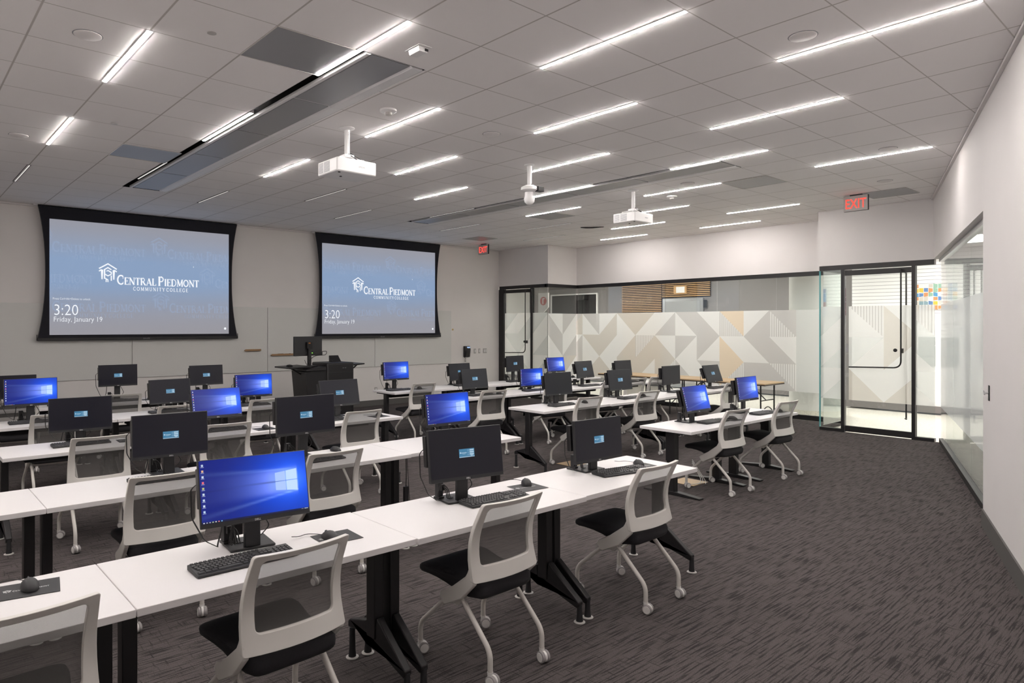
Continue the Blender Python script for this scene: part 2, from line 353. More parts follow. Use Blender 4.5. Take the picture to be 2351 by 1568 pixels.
def wall(name, boxes, mat='wall', T=None):
    m = MB()
    for b in boxes: m.box(*b, T=T)
    return struct(build(m, name, mat, smooth=0))
wall('wall_front', [(-2.1, 12.1, 12.7, 12.85, 0, H + .1)])
wall('wall_left', [(-2.15, -2, -1.8, 12.85, 0, H + .1)])
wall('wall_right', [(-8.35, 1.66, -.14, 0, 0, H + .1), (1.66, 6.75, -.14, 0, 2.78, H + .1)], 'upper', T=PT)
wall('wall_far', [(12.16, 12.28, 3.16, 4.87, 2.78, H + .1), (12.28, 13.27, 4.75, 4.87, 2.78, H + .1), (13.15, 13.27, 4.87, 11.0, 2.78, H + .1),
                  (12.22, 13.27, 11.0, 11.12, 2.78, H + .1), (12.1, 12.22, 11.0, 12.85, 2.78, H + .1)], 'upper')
wall('baseboard_front', [(-2, 12.06, 12.685, 12.699, 0, .125)], 'base')
wall('baseboard_left', [(-1.999, -1.987, -1.6, 12.68, 0, .12)], 'base')
wall('baseboard_right', [(-8.2, 1.655, .001, .014, 0, .15)], 'base', PT)
wall('trim_1', [(-2, 12.1, 12.66, 12.699, H - .03, H - .002)], 'upper')                      # ceiling edge angles
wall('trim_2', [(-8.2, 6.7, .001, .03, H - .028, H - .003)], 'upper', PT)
# ---- corridor shell
wall('wall_corridor_far', [(16.2, 16.35, -6, 5.78, 0, 3.35)], 'siding')
wall('wall_corridor_return', [(16.2, 17.75, 5.78, 5.92, 0, 3.35)], 'panel')
wall('wall_corridor_lobby', [(17.6, 17.75, 5.92, 17, 0, 3.35)], 'panel')
wall('wall_corridor_end', [(12.1, 17.75, 16.8, 16.95, 0, 3.35)], 'corrw')
wall('wall_corridor_near', [(2, 16.35, -6.1, -6, 0, 3.35), (2, 2.12, -6, -.6, 0, 3.35)], 'siding')
wall('baseboard_corridor', [(16.185, 16.199, -6, 5.78, 0, .14), (17.585, 17.599, 5.92, 16.8, 0, .14), (12.3, 17.58, 16.785, 16.799, 0, .14)], 'panel')
m = MB(); m.prism([(13.2, .9), (13.95, 2.05), (13.95, .9)], 16.79, 16.798, 'y'); m.prism([(13.98, 2.08), (15.0, 3.3), (12.3, 3.3), (12.3, 2.08)], 16.79, 16.798, 'y')
m.prism([(15, .3), (16.2, 1.5), (16.2, .3)], 16.79, 16.798, 'y')
struct(build(m, 'trim_3', 'upper', smooth=0))

# ---- film pattern: right-angled triangles of frosted film, cell by cell
FC = {'w': 0, 'g': 1, 't': 2, 'o': 3, 'c': 4}; FM = ['filmw', 'filmg', 'filmt', 'filmo', 'filmc']
def film(cells, X, y_left, step, zs, parent, ymin=None, ymax=None, name='frosted_film'):
    """cells[row][col] = (diagonal, colour of one side, colour of the other); the y axis runs to the left of the picture"""
    m = MB()
    clampy = lambda y: max(ymin, min(ymax, y))
    for r, row in enumerate(cells):
        z1, z0 = zs[r], zs[r + 1]
        for c, (dg, a, b) in enumerate(row):
            yl = y_left - step * c; yr = yl - step
            if yr >= ymax or yl <= ymin: continue
            # clipped triangles
            def tri(P, col):
                out = []
                for k, (keep, lim) in enumerate(((lambda p: p[0] <= ymax + 1e-9, ymax), (lambda p: p[0] >= ymin - 1e-9, ymin))):
                    Q = []
                    for i in range(len(P)):
                        p, q = P[i], P[(i + 1) % len(P)]
                        if keep(p): Q.append(p)
                        if keep(p) != keep(q):
                            t = (lim - p[0]) / (q[0] - p[0]); Q.append((lim, p[1] + t * (q[1] - p[1])))
                    P = Q
                    if len(P) < 3: return
                m.poly([(X, p[0], p[1]) for p in P], FC[col])
            TLp, TRp, BRp, BLp = (yl, z1), (yr, z1), (yr, z0), (yl, z0)
            if dg == '\\': A, B = [TLp, TRp, BRp], [TLp, BRp, BLp]       # above right, below left
            else: A, B = [TLp, TRp, BLp], [TRp, BRp, BLp]                # above left, below right
            for P, col in ((A, a), (B, b)):
                if col == 's':
                    n = 12
                    for k in range(2 * n):
                        ya = yl - step * k / (2 * n); yb = yl - step * (k + 1) / (2 * n); f0, f1 = k / (2 * n), (k + 1) / (2 * n)
                        h = lambda f: (z1 - (z1 - z0) * f) if dg == '\\' else (z0 + (z1 - z0) * f)
                        if P is A: Q = [(ya, z1), (yb, z1), (yb, h(f1)), (ya, h(f0))]
                        else: Q = [(ya, h(f0)), (yb, h(f1)), (yb, z0), (ya, z0)]
                        tri(Q, 'w' if k % 2 else 'g')
                else: tri(P, col)
            # clear joints of the pattern show as fine lines
    return build(m, name, FM, parent, smooth=0)
rowA = [('\\', 't', 'w'), ('/', 't', 'w'), ('/', 'w', 'g'), ('\\', 'g', 'w'), ('\\', 'w', 'g'), ('\\', 'o', 's'), ('/', 'w', 'g'), ('\\', 'g', 's'), ('\\', 'c', 'c'), ('/', 'c', 'c')]
rowB = [('/', 'w', 't'), ('/', 's', 't'), ('\\', 'w', 't'), ('/', 'g', 'w'), ('/', 'g', 'w'), ('\\', 'w', 'o'), ('\\', 'g', 'w'), ('\\', 'w', 'g'), ('/', 'c', 'c'), ('\\', 'c', 'c')]
rowC = [('\\', 't', 't'), ('/', 't', 'w'), ('/', 't', 's'), ('\\', 'w', 'g'), ('\\', 'g', 'w'), ('/', 'o', 's'), ('/', 'g', 'g'), ('\\', 's', 'g'), ('\\', 'c', 'c'), ('/', 'c', 'c')]
preA = [('/', 'g', 't'), ('\\', 'g', 'w'), ('/', 'w', 't')]; preB = [('/', 'w', 'g'), ('\\', 't', 'w'), ('/', 't', 'w')]; preC = [('\\', 'g', 'c'), ('/', 'w', 't'), ('\\', 'w', 't')]
zs = [2.07, 1.555, 1.035, .52]
w1 = bpy.data.objects.new('window_1', None); COL.objects.link(w1); w1.location = (13.2, 7.9, 0); struct(w1)
def loc(o, root):   # keep world placement while parenting to an Empty that has a location
    o.matrix_parent_inverse = root.matrix_basis.inverted(); return o
seams = [11.0, 9.68, 8.52, 7.29, 6.06, 4.87]
for a, b in zip(seams, seams[1:]):
    m = MB(); m.box(13.196, 13.206, b + .004, a - .004, .08, 2.72); loc(build(m, 'glass_pane', 'glass', w1, smooth=0), w1)
fo = film([preA + rowA, preB + rowB, preC + rowC], 13.190, 9.81 + .52 * 3 - .01, .5165, zs, w1, 4.9, 11.04); loc(fo, w1)
m = MB(); m.box(13.16, 13.24, 4.87, 11.0, 2.70, 2.78); loc(build(m, 'header', 'black', w1, smooth=0), w1)
m = MB(); m.box(13.16, 13.24, 4.87, 11.0, 0, .09); loc(build(m, 'bottom_track', 'black', w1, smooth=0), w1)
# return pane beside the right door, and the left return
w2 = bpy.data.objects.new('window_2', None); COL.objects.link(w2); w2.location = (12.7, 4.8, 0); struct(w2)
m = MB(); m.box(12.20, 13.15, 4.795, 4.805, .08, 2.72); loc(build(m, 'glass_pane', 'glass', w2, smooth=0), w2)
m = MB(); m.box(12.30, 13.16, 4.77, 4.85, 2.70, 2.78); loc(build(m, 'header', 'black', w2, smooth=0), w2)
w3 = bpy.data.objects.new('window_3', None); COL.objects.link(w3); w3.location = (12.7, 11.0, 0); struct(w3)
m = MB(); m.box(12.20, 13.195, 11.045, 11.055, .08, 2.72); loc(build(m, 'glass_pane', 'glass', w3, smooth=0), w3)
m = MB(); m.box(12.1, 13.24, 11.0, 11.1, 2.70, 2.78); m.box(12.1, 13.24, 11.02, 11.08, 0, .09); loc(build(m, 'header', 'black', w3, smooth=0), w3)

m = MB(); xa, xb = 12.15, 13.20; xm = 12.675
for (z1, z0), A, B in zip(((2.07, 1.555), (1.555, 1.035), (1.035, .52)), ((0, 1), (1, 0), (0, 2)), ((1, 0), (0, 1), (2, 0))):
    m.poly([(xa, 11.040, z1), (xm, 11.040, z1), (xm, 11.040, z0)], A[0]); m.poly([(xa, 11.040, z1), (xm, 11.040, z0), (xa, 11.040, z0)], A[1])
    m.poly([(xm, 11.040, z1), (xb, 11.040, z1), (xm, 11.040, z0)], B[0]); m.poly([(xb, 11.040, z1), (xb, 11.040, z0), (xm, 11.040, z0)], B[1])
loc(build(m, 'frosted_film', FM, w3, smooth=0), w3)

def glass_door(n, X, Y0, Y1, side_hi, side_lo, cells, fy0):
    """door leaf between Y0 (right jamb) and Y1 (left jamb); sidelights up to side_hi / down to side_lo"""
    d = bpy.data.objects.new('door_%d' % n, None); COL.objects.link(d); d.location = (X, (Y0 + Y1) / 2, 0); struct(d)
    L = lambda o: loc(o, d)
    m = MB(); m.box(X, X + .09, Y1, Y1 + .05, 0, 2.70); L(build(m, 'jamb', 'black', d, smooth=0))
    m = MB(); m.box(X, X + .09, Y0 - .05, Y0, 0, 2.70); L(build(m, 'jamb', 'black', d, smooth=0))
    m = MB(); m.box(X, X + .09, side_lo, side_hi, 2.70, 2.78); L(build(m, 'header', 'black', d, smooth=0))
    m = MB(); m.box(X + .035, X + .047, Y0 + .01, Y1 - .01, .11, 2.60); leaf = L(build(m, 'glass_pane', 'glass', d, smooth=0))
    m = MB(); m.box(X + .02, X + .062, Y0 + .008, Y1 - .008, 2.60, 2.685); L(build(m, 'top_rail', 'black', d, smooth=0))
    m = MB(); m.box(X + .02, X + .062, Y0 + .008, Y1 - .008, .015, .11); L(build(m, 'bottom_rail', 'black', d, smooth=0))
    m = MB(); m.tube(bend([(X - .045, Y0 + .13, 2.66), (X - .045, Y0 + .13, 1.11), (X - .045, Y1 - .09, 1.09)], .11, 8), .0115, 10)
    for q in ((Y0 + .13, 2.645), (Y0 + .13, 1.4), (Y1 - .12, 1.09)): m.tube([(X - .045, q[0], q[1]), (X + .034, q[0], q[1])], .009, 8)
    L(build(m, 'handle', 'black', d))
    m = MB(); m.tube([(X + .10, Y0 + .10, 2.66), (X + .10, Y0 + .10, .29)], .0115, 10)
    for q in (2.6, .31): m.tube([(X + .10, Y0 + .10, q), (X + .048, Y0 + .10, q)], .009, 8)
    L(build(m, 'handle', 'black', d))
    m = MB(); m.lathe([(.028, -.012), (.028, 0), (.01, .002)], (X + .034, Y0 + .23, 1.38), 20, 'x'); m.box(X - .02, X + .034, Y0 + .115, Y0 + .15, 1.34, 1.41); L(build(m, 'lock', 'black', d))
    L(film(cells, X + .0335, fy0, .5165, [2.09, 1.58, 1.06, .54], d, Y0 + .01, Y1 - .01))
    for a, b in ((side_lo, Y0 - .05), (Y1 + .05, side_hi)):
        if b - a > .12:
            m = MB(); m.box(X + .035, X + .047, a, b, .05, 2.70); L(build(m, 'sidelight_pane', 'glass', d, smooth=0))
            m = MB(); m.box(X, X + .085, a, b, 0, .05); L(build(m, 'bottom_track', 'black', d, smooth=0))
            L(film([[('/', 'c', 'w'), ('\\', 's', 'c'), ('\\', 'w', 'c')]] + [[('/', 'w', 'c'), ('\\', 'c', 'w'), ('/', 'c', 'w')]] * 2, X + .0335, max(b, a + 1.0) if n == 1 and a < 3.3 else b, .5165, [2.09, 1.58, 1.06, .54], d, a, b))
    return d
d1 = glass_door(1, 12.16, 3.49, 4.46, 4.85, 3.19, [[('\\', 's', 'w'), ('\\', 'w', 't')], [('/', 'c', 'w'), ('/', 't', 'w')], [('\\', 'w', 't'), ('/', 'w', 't')]], 4.40)
m = MB(); m.box(12.16, 12.2, 4.842, 4.852, .05, 2.70); loc(build(m, 'glass_edge', 'glassedge', d1, smooth=0), d1)
d2 = glass_door(2, 12.1, 11.58, 12.52, 12.68, 11.05, [[('/', 'c', 'w'), ('/', 'w', 'c')], [('\\', 'c', 'w'), ('/', 'c', 'w')], [('/', 'w', 'c'), ('\\', 'w', 'c')]], 12.55)
wall('trim_4', [(12.1, 12.19, 12.57, 12.70, 0, 2.70)], 'black')
# right-hand glass wall set back in its opening
w4 = bpy.data.objects.new('window_4', None); COL.objects.link(w4); w4.location = PT @ Vector((4.2, -.09, 0)); struct(w4)
for a, b in ((1.66, 3.3), (3.3, 5.0), (5.0, 6.66)):
    m = MB(); m.box(a + .004, b - .004, -.10, -.09, .06, 2.74, T=PT); loc(build(m, 'glass_pane', 'glassr', w4, smooth=0), w4)
m = MB(); m.box(1.66, 6.66, -.125, -.065, 0, .07, T=PT); loc(build(m, 'bottom_track', 'black', w4, smooth=0), w4)
m = MB(); m.box(1.66, 6.66, -.125, -.065, 2.73, 2.78, T=PT); loc(build(m, 'header', 'silver', w4, smooth=0), w4)
m = MB()
def PF(sx, z): return PT @ Vector((sx, -.088, z))
for a, b in ((1.67, 3.295), (3.305, 4.995), (5.005, 6.65)):
    m.poly([PF(a, .54), PF(b, .54), PF(b, 2.09), PF(a, 2.09)], 5)
loc(build(m, 'frosted_film', FM + ['filml'], w4, smooth=0), w4)

# ================================================================== CEILING THINGS
def gx(a): return GX0 + G * a
def gy(k): return GY0 + G * k
ON = {-2: [(1, 3), (5, 7), (-3, -1)], 0: [(-1, 1), (3, 5), (-5, -3)], 2: [(-3, -1), (1, 3), (5, 7), (-7, -5)], 4: [(-5, -3), (-1, 1), (3, 5)], 6: [(-3, -1), (1, 3), (5, 7)], 8: [(-1, 1), (3, 5)],
      10: [(-3, -1), (1, 3), (5, 7)], 12: [(3, 5)], 14: [(1, 3), (5, 7)], 16: [(3, 5), (7, 9)], -4: [(-5, -3), (-1, 1), (3, 5)], -6: [(-3, -1), (1, 3), (5, 7)]}
OFF = {-2: [(9, 11)], 0: [(7, 9)], 2: [(9, 11)], 4: [(7, 9)], 6: [(9, 11)], 8: [(7, 9)], 10: [(9, 11)], 12: [(7, 9)], 14: [(9, 11)]}
def make_light(lens):
    t = thing('linear_ceiling_light', '', 'light')
    m = MB(); m.box(-.021, -.016, -.605, .605, -.004, .03); m.box(.016, .021, -.605, .605, -.004, .03); m.box(-.021, .021, -.61, -.605, -.004, .03); m.box(-.021, .021, .605, .61, -.004, .03)
    build(m, 'housing', 'dark' if lens == 'lampoff' else 'white', t, smooth=0)
    m = MB()
    if lens == 'lamp': m.prism([(-.0105, .004), (-.0105, -.008), (.0105, -.008), (.0105, .004)], -.603, .603, 'y')
    else: m.box(.002, .015, -.603, .603, -.002, .01); m.box(-.015, .002, -.603, .603, .004, .01, 1)
    build(m, 'lens', [lens, 'dark'], t, smooth=0); return t
on0 = make_light('lamp'); off0 = make_light('lampoff'); fon = foff = True
bay = {-6: 'line outside left', -4: 'outside line left', -2: 'leftmost line', 0: 'near grey trough', 2: 'line over the nearer projector',
       4: 'line right of the nearer projector', 6: 'line by the dome camera', 8: 'far grey trough', 10: 'line just beyond the far trough', 12: 'short line behind the far projector', 14: 'line by the right exit sign', 16: 'line closest to the glass wall'}
for D_, lit in ((ON, True), (OFF, False)):
    for a, L in D_.items():
        srt = sorted(L)
        for i, (k0, k1) in enumerate(srt):
            if lit: o = on0 if fon else copy_tree(on0); fon = False
            else: o = off0 if foff else copy_tree(off0); foff = False
            o.location = (gx(a), (gy(k0) + gy(k1)) / 2, H)
            pos = '' if len(srt) == 1 else (', nearest the camera' if i == 0 else (', nearest the front wall' if i == len(srt) - 1 else ', middle one'))
            if a == -2 and lit: pos = {-3: ', above the picture', 1: ', nearer the camera', 5: ', nearer the front wall'}[k0]
            if lit: tag(o, 'lit linear ceiling light, %s%s' % (bay[a], pos), 'light', 'lit linear ceiling lights')
            else: tag(o, 'unlit thin linear ceiling light, front end of the %s' % bay[a], 'light', 'unlit linear ceiling lights')
def trough(x, label):
    t = thing('recessed_ceiling_trough', label, 'ceiling trough', (x, 7.175, H))
    m = MB(); m.box(-.03, .575, -3.075, 3.075, .10, .12); m.box(-.032, -.03, -3.075, 3.075, 0, .1); m.box(.571, .573, -3.075, 3.075, 0, .1); m.box(-.03, .57, -3.075, -3.07, 0, .1); m.box(-.03, .57, 3.07, 3.075, 0, .1)
    build(m, 'pan', 'dark', t, smooth=0)
    for i in range(5):
        a = -3.06 + i * 1.224
        m = MB(); m.prism([(.065, .02), (.065, -.006), (.095, -.006), (.115, .008), (.455, .008), (.475, -.006), (.565, -.006), (.565, .02)], a + .002, a + 1.222, 'y')
        o = build(m, 'panel', ['white'], t, smooth=0)
        m = MB(); m.box(.118, .452, a + .012, a + 1.212, .002, .0075); build(m, 'perforated_sheet', 'grey', o, smooth=0)
trough(2.5575, 'long grey metal ceiling trough nearest the camera, left of the nearer projector')
trough(7.4375, 'long grey metal ceiling trough farther away, behind the dome camera')
vents = [(2.25, 4.42, .6, 'dark grey square ceiling panel beside the near trough, closest to the camera'), (2.25, 8.145, .6, 'blue-grey square ceiling panel beside the near trough toward the left screen'),
         (8.98, 8.1, .6, 'grey square ceiling panel beyond the far trough near the far projector'), (8.97, 4.42, .6, 'grey square ceiling panel right of the far trough'),
         (10.1, 11.2, .55, 'small grey ceiling panel by the exit sign near the right screen'), (11.2, 3.5, .6, 'slim grey ceiling grille behind the right exit sign')]
for i, (x, y, s, l) in enumerate(vents):
    t = thing('ceiling_vent', l, 'vent', (x, y, H), 0, 'grey ceiling panels')
    m = MB(); m.box(-s / 2, s / 2, -s / 2, s / 2, -.004, -.001)
    o = build(m, 'perforated_face', 'grey', t, smooth=0)
    m = MB(); s2 = s / 2
    for q in ((-s2, s2, -s2 - .006, -s2), (-s2, s2, s2, s2 + .006), (-s2 - .006, -s2, -s2, s2), (s2, s2 + .006, -s2, s2)): m.box(*q, -.006, -.001)
    build(m, 'trim_frame', 'plate', t, smooth=0)
spk = [(1.04, 5.07, 'round ceiling speaker left of the near trough, upper left of the picture'), (1.05, 8.18, 'round ceiling speaker farthest left near the left screen'), (4.70, 1.98, 'round ceiling speaker closest to the camera, upper right'),
       (4.69, 5.03, 'round ceiling speaker in the middle between the projector and the dome camera'), (8.39, 2.63, 'round ceiling speaker above the longest light by the right wall'), (10.22, 3.24, 'round ceiling speaker nearest the right exit sign'), (8.35, 5.04, 'round ceiling speaker beside the far trough')]
s0 = None
for x, y, l in spk:
    if s0 is None:
        t = s0 = thing('ceiling_speaker', l, 'speaker', (x, y, H), 0, 'round ceiling speakers')
        build(MB().lathe([(.085, -.001), (.085, -.006), (.078, -.010), (.0, -.011)], n=32), 'grille', 'upper', t); build(MB().lathe([(.092, -.0005), (.092, -.002), (.086, -.002)], n=32), 'shadow_gap_ring', 'icongrey', t)
    else: o = copy_tree(s0); o.location = (x, y, H); tag(o, l, 'speaker', 'round ceiling speakers')
for x, y, l in ((3.46, 5.07, 'smoke detector on the ceiling beside the nearer projector'), (8.98, 5.68, 'smoke detector on the ceiling beyond the far projector')):
    t = thing('smoke_detector', l, 'smoke detector', (x, y, H)); build(MB().lathe([(.075, -.001), (.075, -.018), (.055, -.028)], n=28), 'base', 'white', t); build(MB().lathe([(.035, -.028), (.032, -.048), (.012, -.055)], n=20), 'sensor_head', 'plate', t)
for x, y, l in ((1.66, 4.5, 'small round grey sprinkler cover high on the left'), (1.69, 7.13, 'small round grey sprinkler cover farther toward the left screen')):
    o = build(MB().lathe([(.03, -.001), (.03, -.005), (.0, -.006)], n=20), 'sprinkler_cover', 'plate'); o.location = (x, y, H); tag(o, l, 'sprinkler')
t = thing('ceiling_sensor', 'small white box sensor on the ceiling at the end of the near trough', 'sensor', (2.86, 3.82, H), R(0))
build(MB().box(-.055, .055, -.085, .085, -.006, -.001), 'plate', 'white', t, bev=.002); build(MB().prism([(-.045, -.006), (-.035, -.04), (.035, -.04), (.045, -.006)], -.06, .06, 'y'), 'housing', 'white', t, bev=.004)
build(MB().box(.012, .04, -.064, -.055, -.03, -.014), 'lens', 'black', t)
m = MB(); m.tube(bend([(-.22, .03, -.012), (-.05, -.035, -.03), (.22, .02, -.012)], .15, 8), [.008] * 1 + [.014] * 9 + [.006] * 1, 8); o = build(m, 'disc_edge_shadow', 'black'); o.location = (10.55, 8.43, H + .002); o.rotation_euler.z = R(-50); tag(o, 'black curve for the shadowed edge of a ceiling disc beyond the far projector', 'fitting')  # black tube stands in for the shadow along a ceiling disc's edge

def projector(x, y, label):
    t = thing('projector', label, 'projector', (x, y, H), 0, 'ceiling projectors')
    build(MB().lathe([(.075, -.001), (.075, -.008), (.045, -.022)], n=28), 'ceiling_plate', 'white', t)
    m = MB().lathe([(.026, -.02), (.026, -.27)], n=20)
    build(m, 'pole', 'white', t)
    m = MB()
    for k in range(12): m.lathe([(.0035, 0), (.0035, .001)], (.0, -.0265, -.05 - k * .012), 6, 'y')
    build(m, 'pole_holes', 'black', t)
    m = MB(); m.box(-.05, .05, -.05, .05, -.30, -.27)
    for a in (35, 145, 215, 325): m.tube([(0, 0, -.295), (.17 * math.cos(R(a)), .15 * math.sin(R(a)), -.325), (.17 * math.cos(R(a)), .15 * math.sin(R(a)), -.345)], .011, 8)
    build(m, 'mount_bracket', 'white', t)
    m = MB().box(-.22, .22, -.185, .185, -.478, -.345); b = build(m, 'body', 'white', t, bev=.012)
    m = MB()
    for y0, y1 in ((-.05, .06), (.075, .165)):
        for k in range(9): m.box(-.2225, -.2205, y0, y1, -.460 + k * .0115, -.4545 + k * .0115)
    build(m, 'vent_grille', 'icongrey', b, smooth=0)
    text_mesh('EPSON', .022, 'icongrey', b, 'brand_lettering', FACE(.02, -.1862, -.42))
    for q in ((-.17, -.14), (-.06, .02)): build(MB().lathe([(.012, 0), (.012, -.006)], (q[0], q[1], -.478), 14), 'foot', 'black', b)
    m = MB(); m.lathe([(.045, -.03), (.045, 0), (.03, .001)], (.08, .185, -.41), 24, 'y'); build(m, 'lens', 'black', b)
    m = MB(); m.tube(bend([(.03, 0, -.24), (.10, -.02, -.27), (.15, -.10, -.345)], .06), .004, 6); m.tube(bend([(-.0, -.03, -.26), (.03, -.07, -.30), (.07, -.13, -.345)], .04), .004, 6); build(m, 'cable', 'black', t)
projector(3.47, 5.80, 'white projector with side grille hanging from the ceiling, the nearer and larger one')
projector(8.18, 5.80, 'white projector hanging from the ceiling farther right, near the far trough')
t = thing('dome_camera', 'white dome camera with black box hanging on a ceiling pole between the projectors', 'camera', (5.93, 5.69, H))
build(MB().lathe([(.06, -.001), (.06, -.008), (.035, -.02)], n=24), 'ceiling_plate', 'white', t); build(MB().lathe([(.028, -.01), (.028, -.26)], n=20), 'pole', 'white', t)
build(MB().lathe([(.05, -.25), (.10, -.275), (.105, -.31), (.06, -.335)], n=28), 'mount_cup', 'white', t)
build(MB().lathe([(.055, -.335), (.056, -.38), (.066, -.41), (.06, -.45), (.035, -.478), (.0, -.488)], n=28), 'dome', 'white', t)
build(MB().box(.03, .13, -.12, -.05, -.33, -.27), 'power_box', 'black', t, bev=.004)
m = MB(); m.tube(bend([(0, -.03, -.24), (.09, -.06, -.26), (.13, -.10, -.31), (.06, -.12, -.335)], .04), .004, 6); m.tube(bend([(-.1, 0, -.31), (-.02, -.1, -.30), (.05, -.1, -.30)], .04), .003, 6); build(m, 'cable', 'black', t)
def exit_sign(x, y, label, w=.33, hh=.225):
    t = thing('exit_sign', label, 'exit sign', (x, y, H), R(-90), 'exit signs')
    # face looks along -X of the room: local -Y
    build(MB().box(-.08, .08, -.02, .02, -.02, -.001), 'canopy', 'black', t)
    build(MB().box(-w / 2, w / 2, -.022, .022, -.02 - hh, -.02), 'housing', 'black', t, bev=.003); build(MB().box(-w / 2 + .002, w / 2 - .002, -.026, -.022, -.018 - hh, -.022), 'face', 'plate', t, smooth=0)
    me = text_mesh('EXIT', .20, 'exitred', t, 'exit_lettering', FACE(0, -.0275, -.02 - hh / 2 - .072), 'CENTER', sx=.70)
exit_sign(10.95, 3.85, 'red lit EXIT sign hanging from the ceiling at the right, above the glass door')
exit_sign(10.83, 11.88, 'red lit EXIT sign in the far corner right of the projection screens')
# corridor lamps beyond the glass
for i, (x, y, l) in enumerate(((14.7, 1.0, 'square corridor ceiling lamp beyond the right glass wall'), (14.6, 3.6, 'square corridor ceiling lamp beyond the right glass door'), (15.6, 7.4, 'corridor ceiling lamp behind the far glass, right of the lift'), (15.6, 10.0, 'corridor ceiling lamp behind the far glass, before the lift'),
                                (15.2, 13.4, 'corridor ceiling lamp behind the far glass, before the screen'), (13.4, 14.8, 'corridor ceiling lamp beyond the far left glass door'), (10.5, -1.5, 'corridor ceiling lamp behind the right wall'), (13.9, -2.0, 'corridor ceiling lamp far beyond the right glass wall'))):
    t = thing('corridor_lamp', l, 'lamp', (x, y, 3.32), 0, 'corridor lamps')
    build(MB().box(-.62, .62, -.62, .62, -.02, -.001), 'frame', 'white', t, smooth=0); build(MB().box(-.6, .6, -.6, .6, -.026, -.02), 'lens', 'corr', t, smooth=0)

# ================================================================== FRONT WALL
for a, b, l in ((.80, 3.285, 'leftmost glass whiteboard panel under the left screen'), (3.295, 5.775, 'glass whiteboard panel under the right half of the left screen'), (5.785, 8.285, 'glass whiteboard panel behind the lectern, with a marker tray'), (8.295, 10.49, 'rightmost glass whiteboard panel, right of the lectern')):
    o = build(MB().box(a, b, 12.676, 12.69, .865, 2.13), 'whiteboard', 'board', bev=.002, smooth=0); tag(o, l, 'whiteboard', 'whiteboards on the front wall')
for a, b, z, l in ((5.30, 5.62, 1.30, 'short wooden marker tray left of the whiteboard seam'), (5.84, 6.42, 1.195, 'longer wooden marker tray behind the lectern monitor')):
    t = thing('marker_tray', l, 'tray', (a, 12.675, z), 0, 'marker trays')
    build(MB().box(0, b - a, -.055, 0, -.018, .0), 'shelf', 'oak', t, bev=.003); build(MB().box(0, b - a, -.058, -.05, -.02, .016), 'lip', 'oak', t, bev=.002)
for x, l in ((5.98, 'black marker on the longer wooden tray, at its left'), (6.14, 'grey marker on the longer wooden tray, at its right')):
    t = thing('marker_pen', l, 'marker', (x, 12.648, 1.2055)); build(MB().lathe([(.007, 0), (.009, .01), (.009, .08)], n=12, axis='x'), 'barrel', 'black' if x < 6 else 'plate', t); build(MB().lathe([(.0095, .08), (.0095, .12)], n=12, axis='x'), 'cap', 'black', t)
o = build(MB().lathe([(.022, 0), (.022, -.012), (.0, -.014)], (0, 0, 0), 18, 'y'), 'wall_button', 'brass'); o.location = (10.55, 12.699, 1.68); tag(o, 'small round brass button on the front wall right of the right screen', 'button')
t = thing('wall_phone', 'black wall phone with lit display, hanging cord, right of the right screen', 'phone', (10.98, 12.698, 1.13))
build(MB().prism([(0, -.13), (-.05, -.13), (-.075, .06), (-.05, .14), (0, .14)], -.09, .09), 'base', 'black', t, bev=.008)
build(MB().prism([(-.06, -.12), (-.085, -.12), (-.105, .0), (-.095, .11), (-.07, .11), (-.075, 0)], -.085, -.035), 'handset', 'black', t, bev=.008)
m = MB(); c = [(.11, .12, .13)] + [(.45, .55, .75)]; m.poly([(-.02, -.074, .06), (.08, -.074, .06), (.08, -.056, .125), (-.02, -.056, .125)]); build(m, 'display', 'login', t, colors=[(.35, .5, .75)], smooth=0)
m = MB(); m.tube([(-.06 + .018 * math.cos(k * .9), -.04 + .018 * math.sin(k * .9), -.12 - .12 * math.sin(k / 40 * PI)) for k in range(41)], .004, 6); build(m, 'cord', 'black', t)
for x, w, l in ((11.27, .07, 'small grey switch plate just right of the wall phone'), (11.42, .06, 'narrow grey wall plate, second right of the wall phone'), (11.61, .115, 'square grey two-gang switch plate nearest the far left door')):
    t = thing('wall_plate', l, 'switch', (x, 12.699, 1.14), 0, 'wall plates'); build(MB().box(-w / 2, w / 2, -.012, 0, -.06, .06), 'plate', 'plate', t, bev=.003)
    for q in ([-.024, .024] if w > .1 else [0]): build(MB().box(q - .014, q + .014, -.017, -.012, -.033, .033), 'rocker', 'white', t, bev=.002)
t = thing('wall_outlet', 'small white wall outlet low on the front wall right of the lectern', 'outlet', (8.33, 12.699, .35)); build(MB().box(-.035, .035, -.01, 0, -.058, .058), 'plate', 'plate', t, bev=.003); build(MB().box(-.017, .017, -.013, -.01, -.035, .035), 'socket', 'white', t)

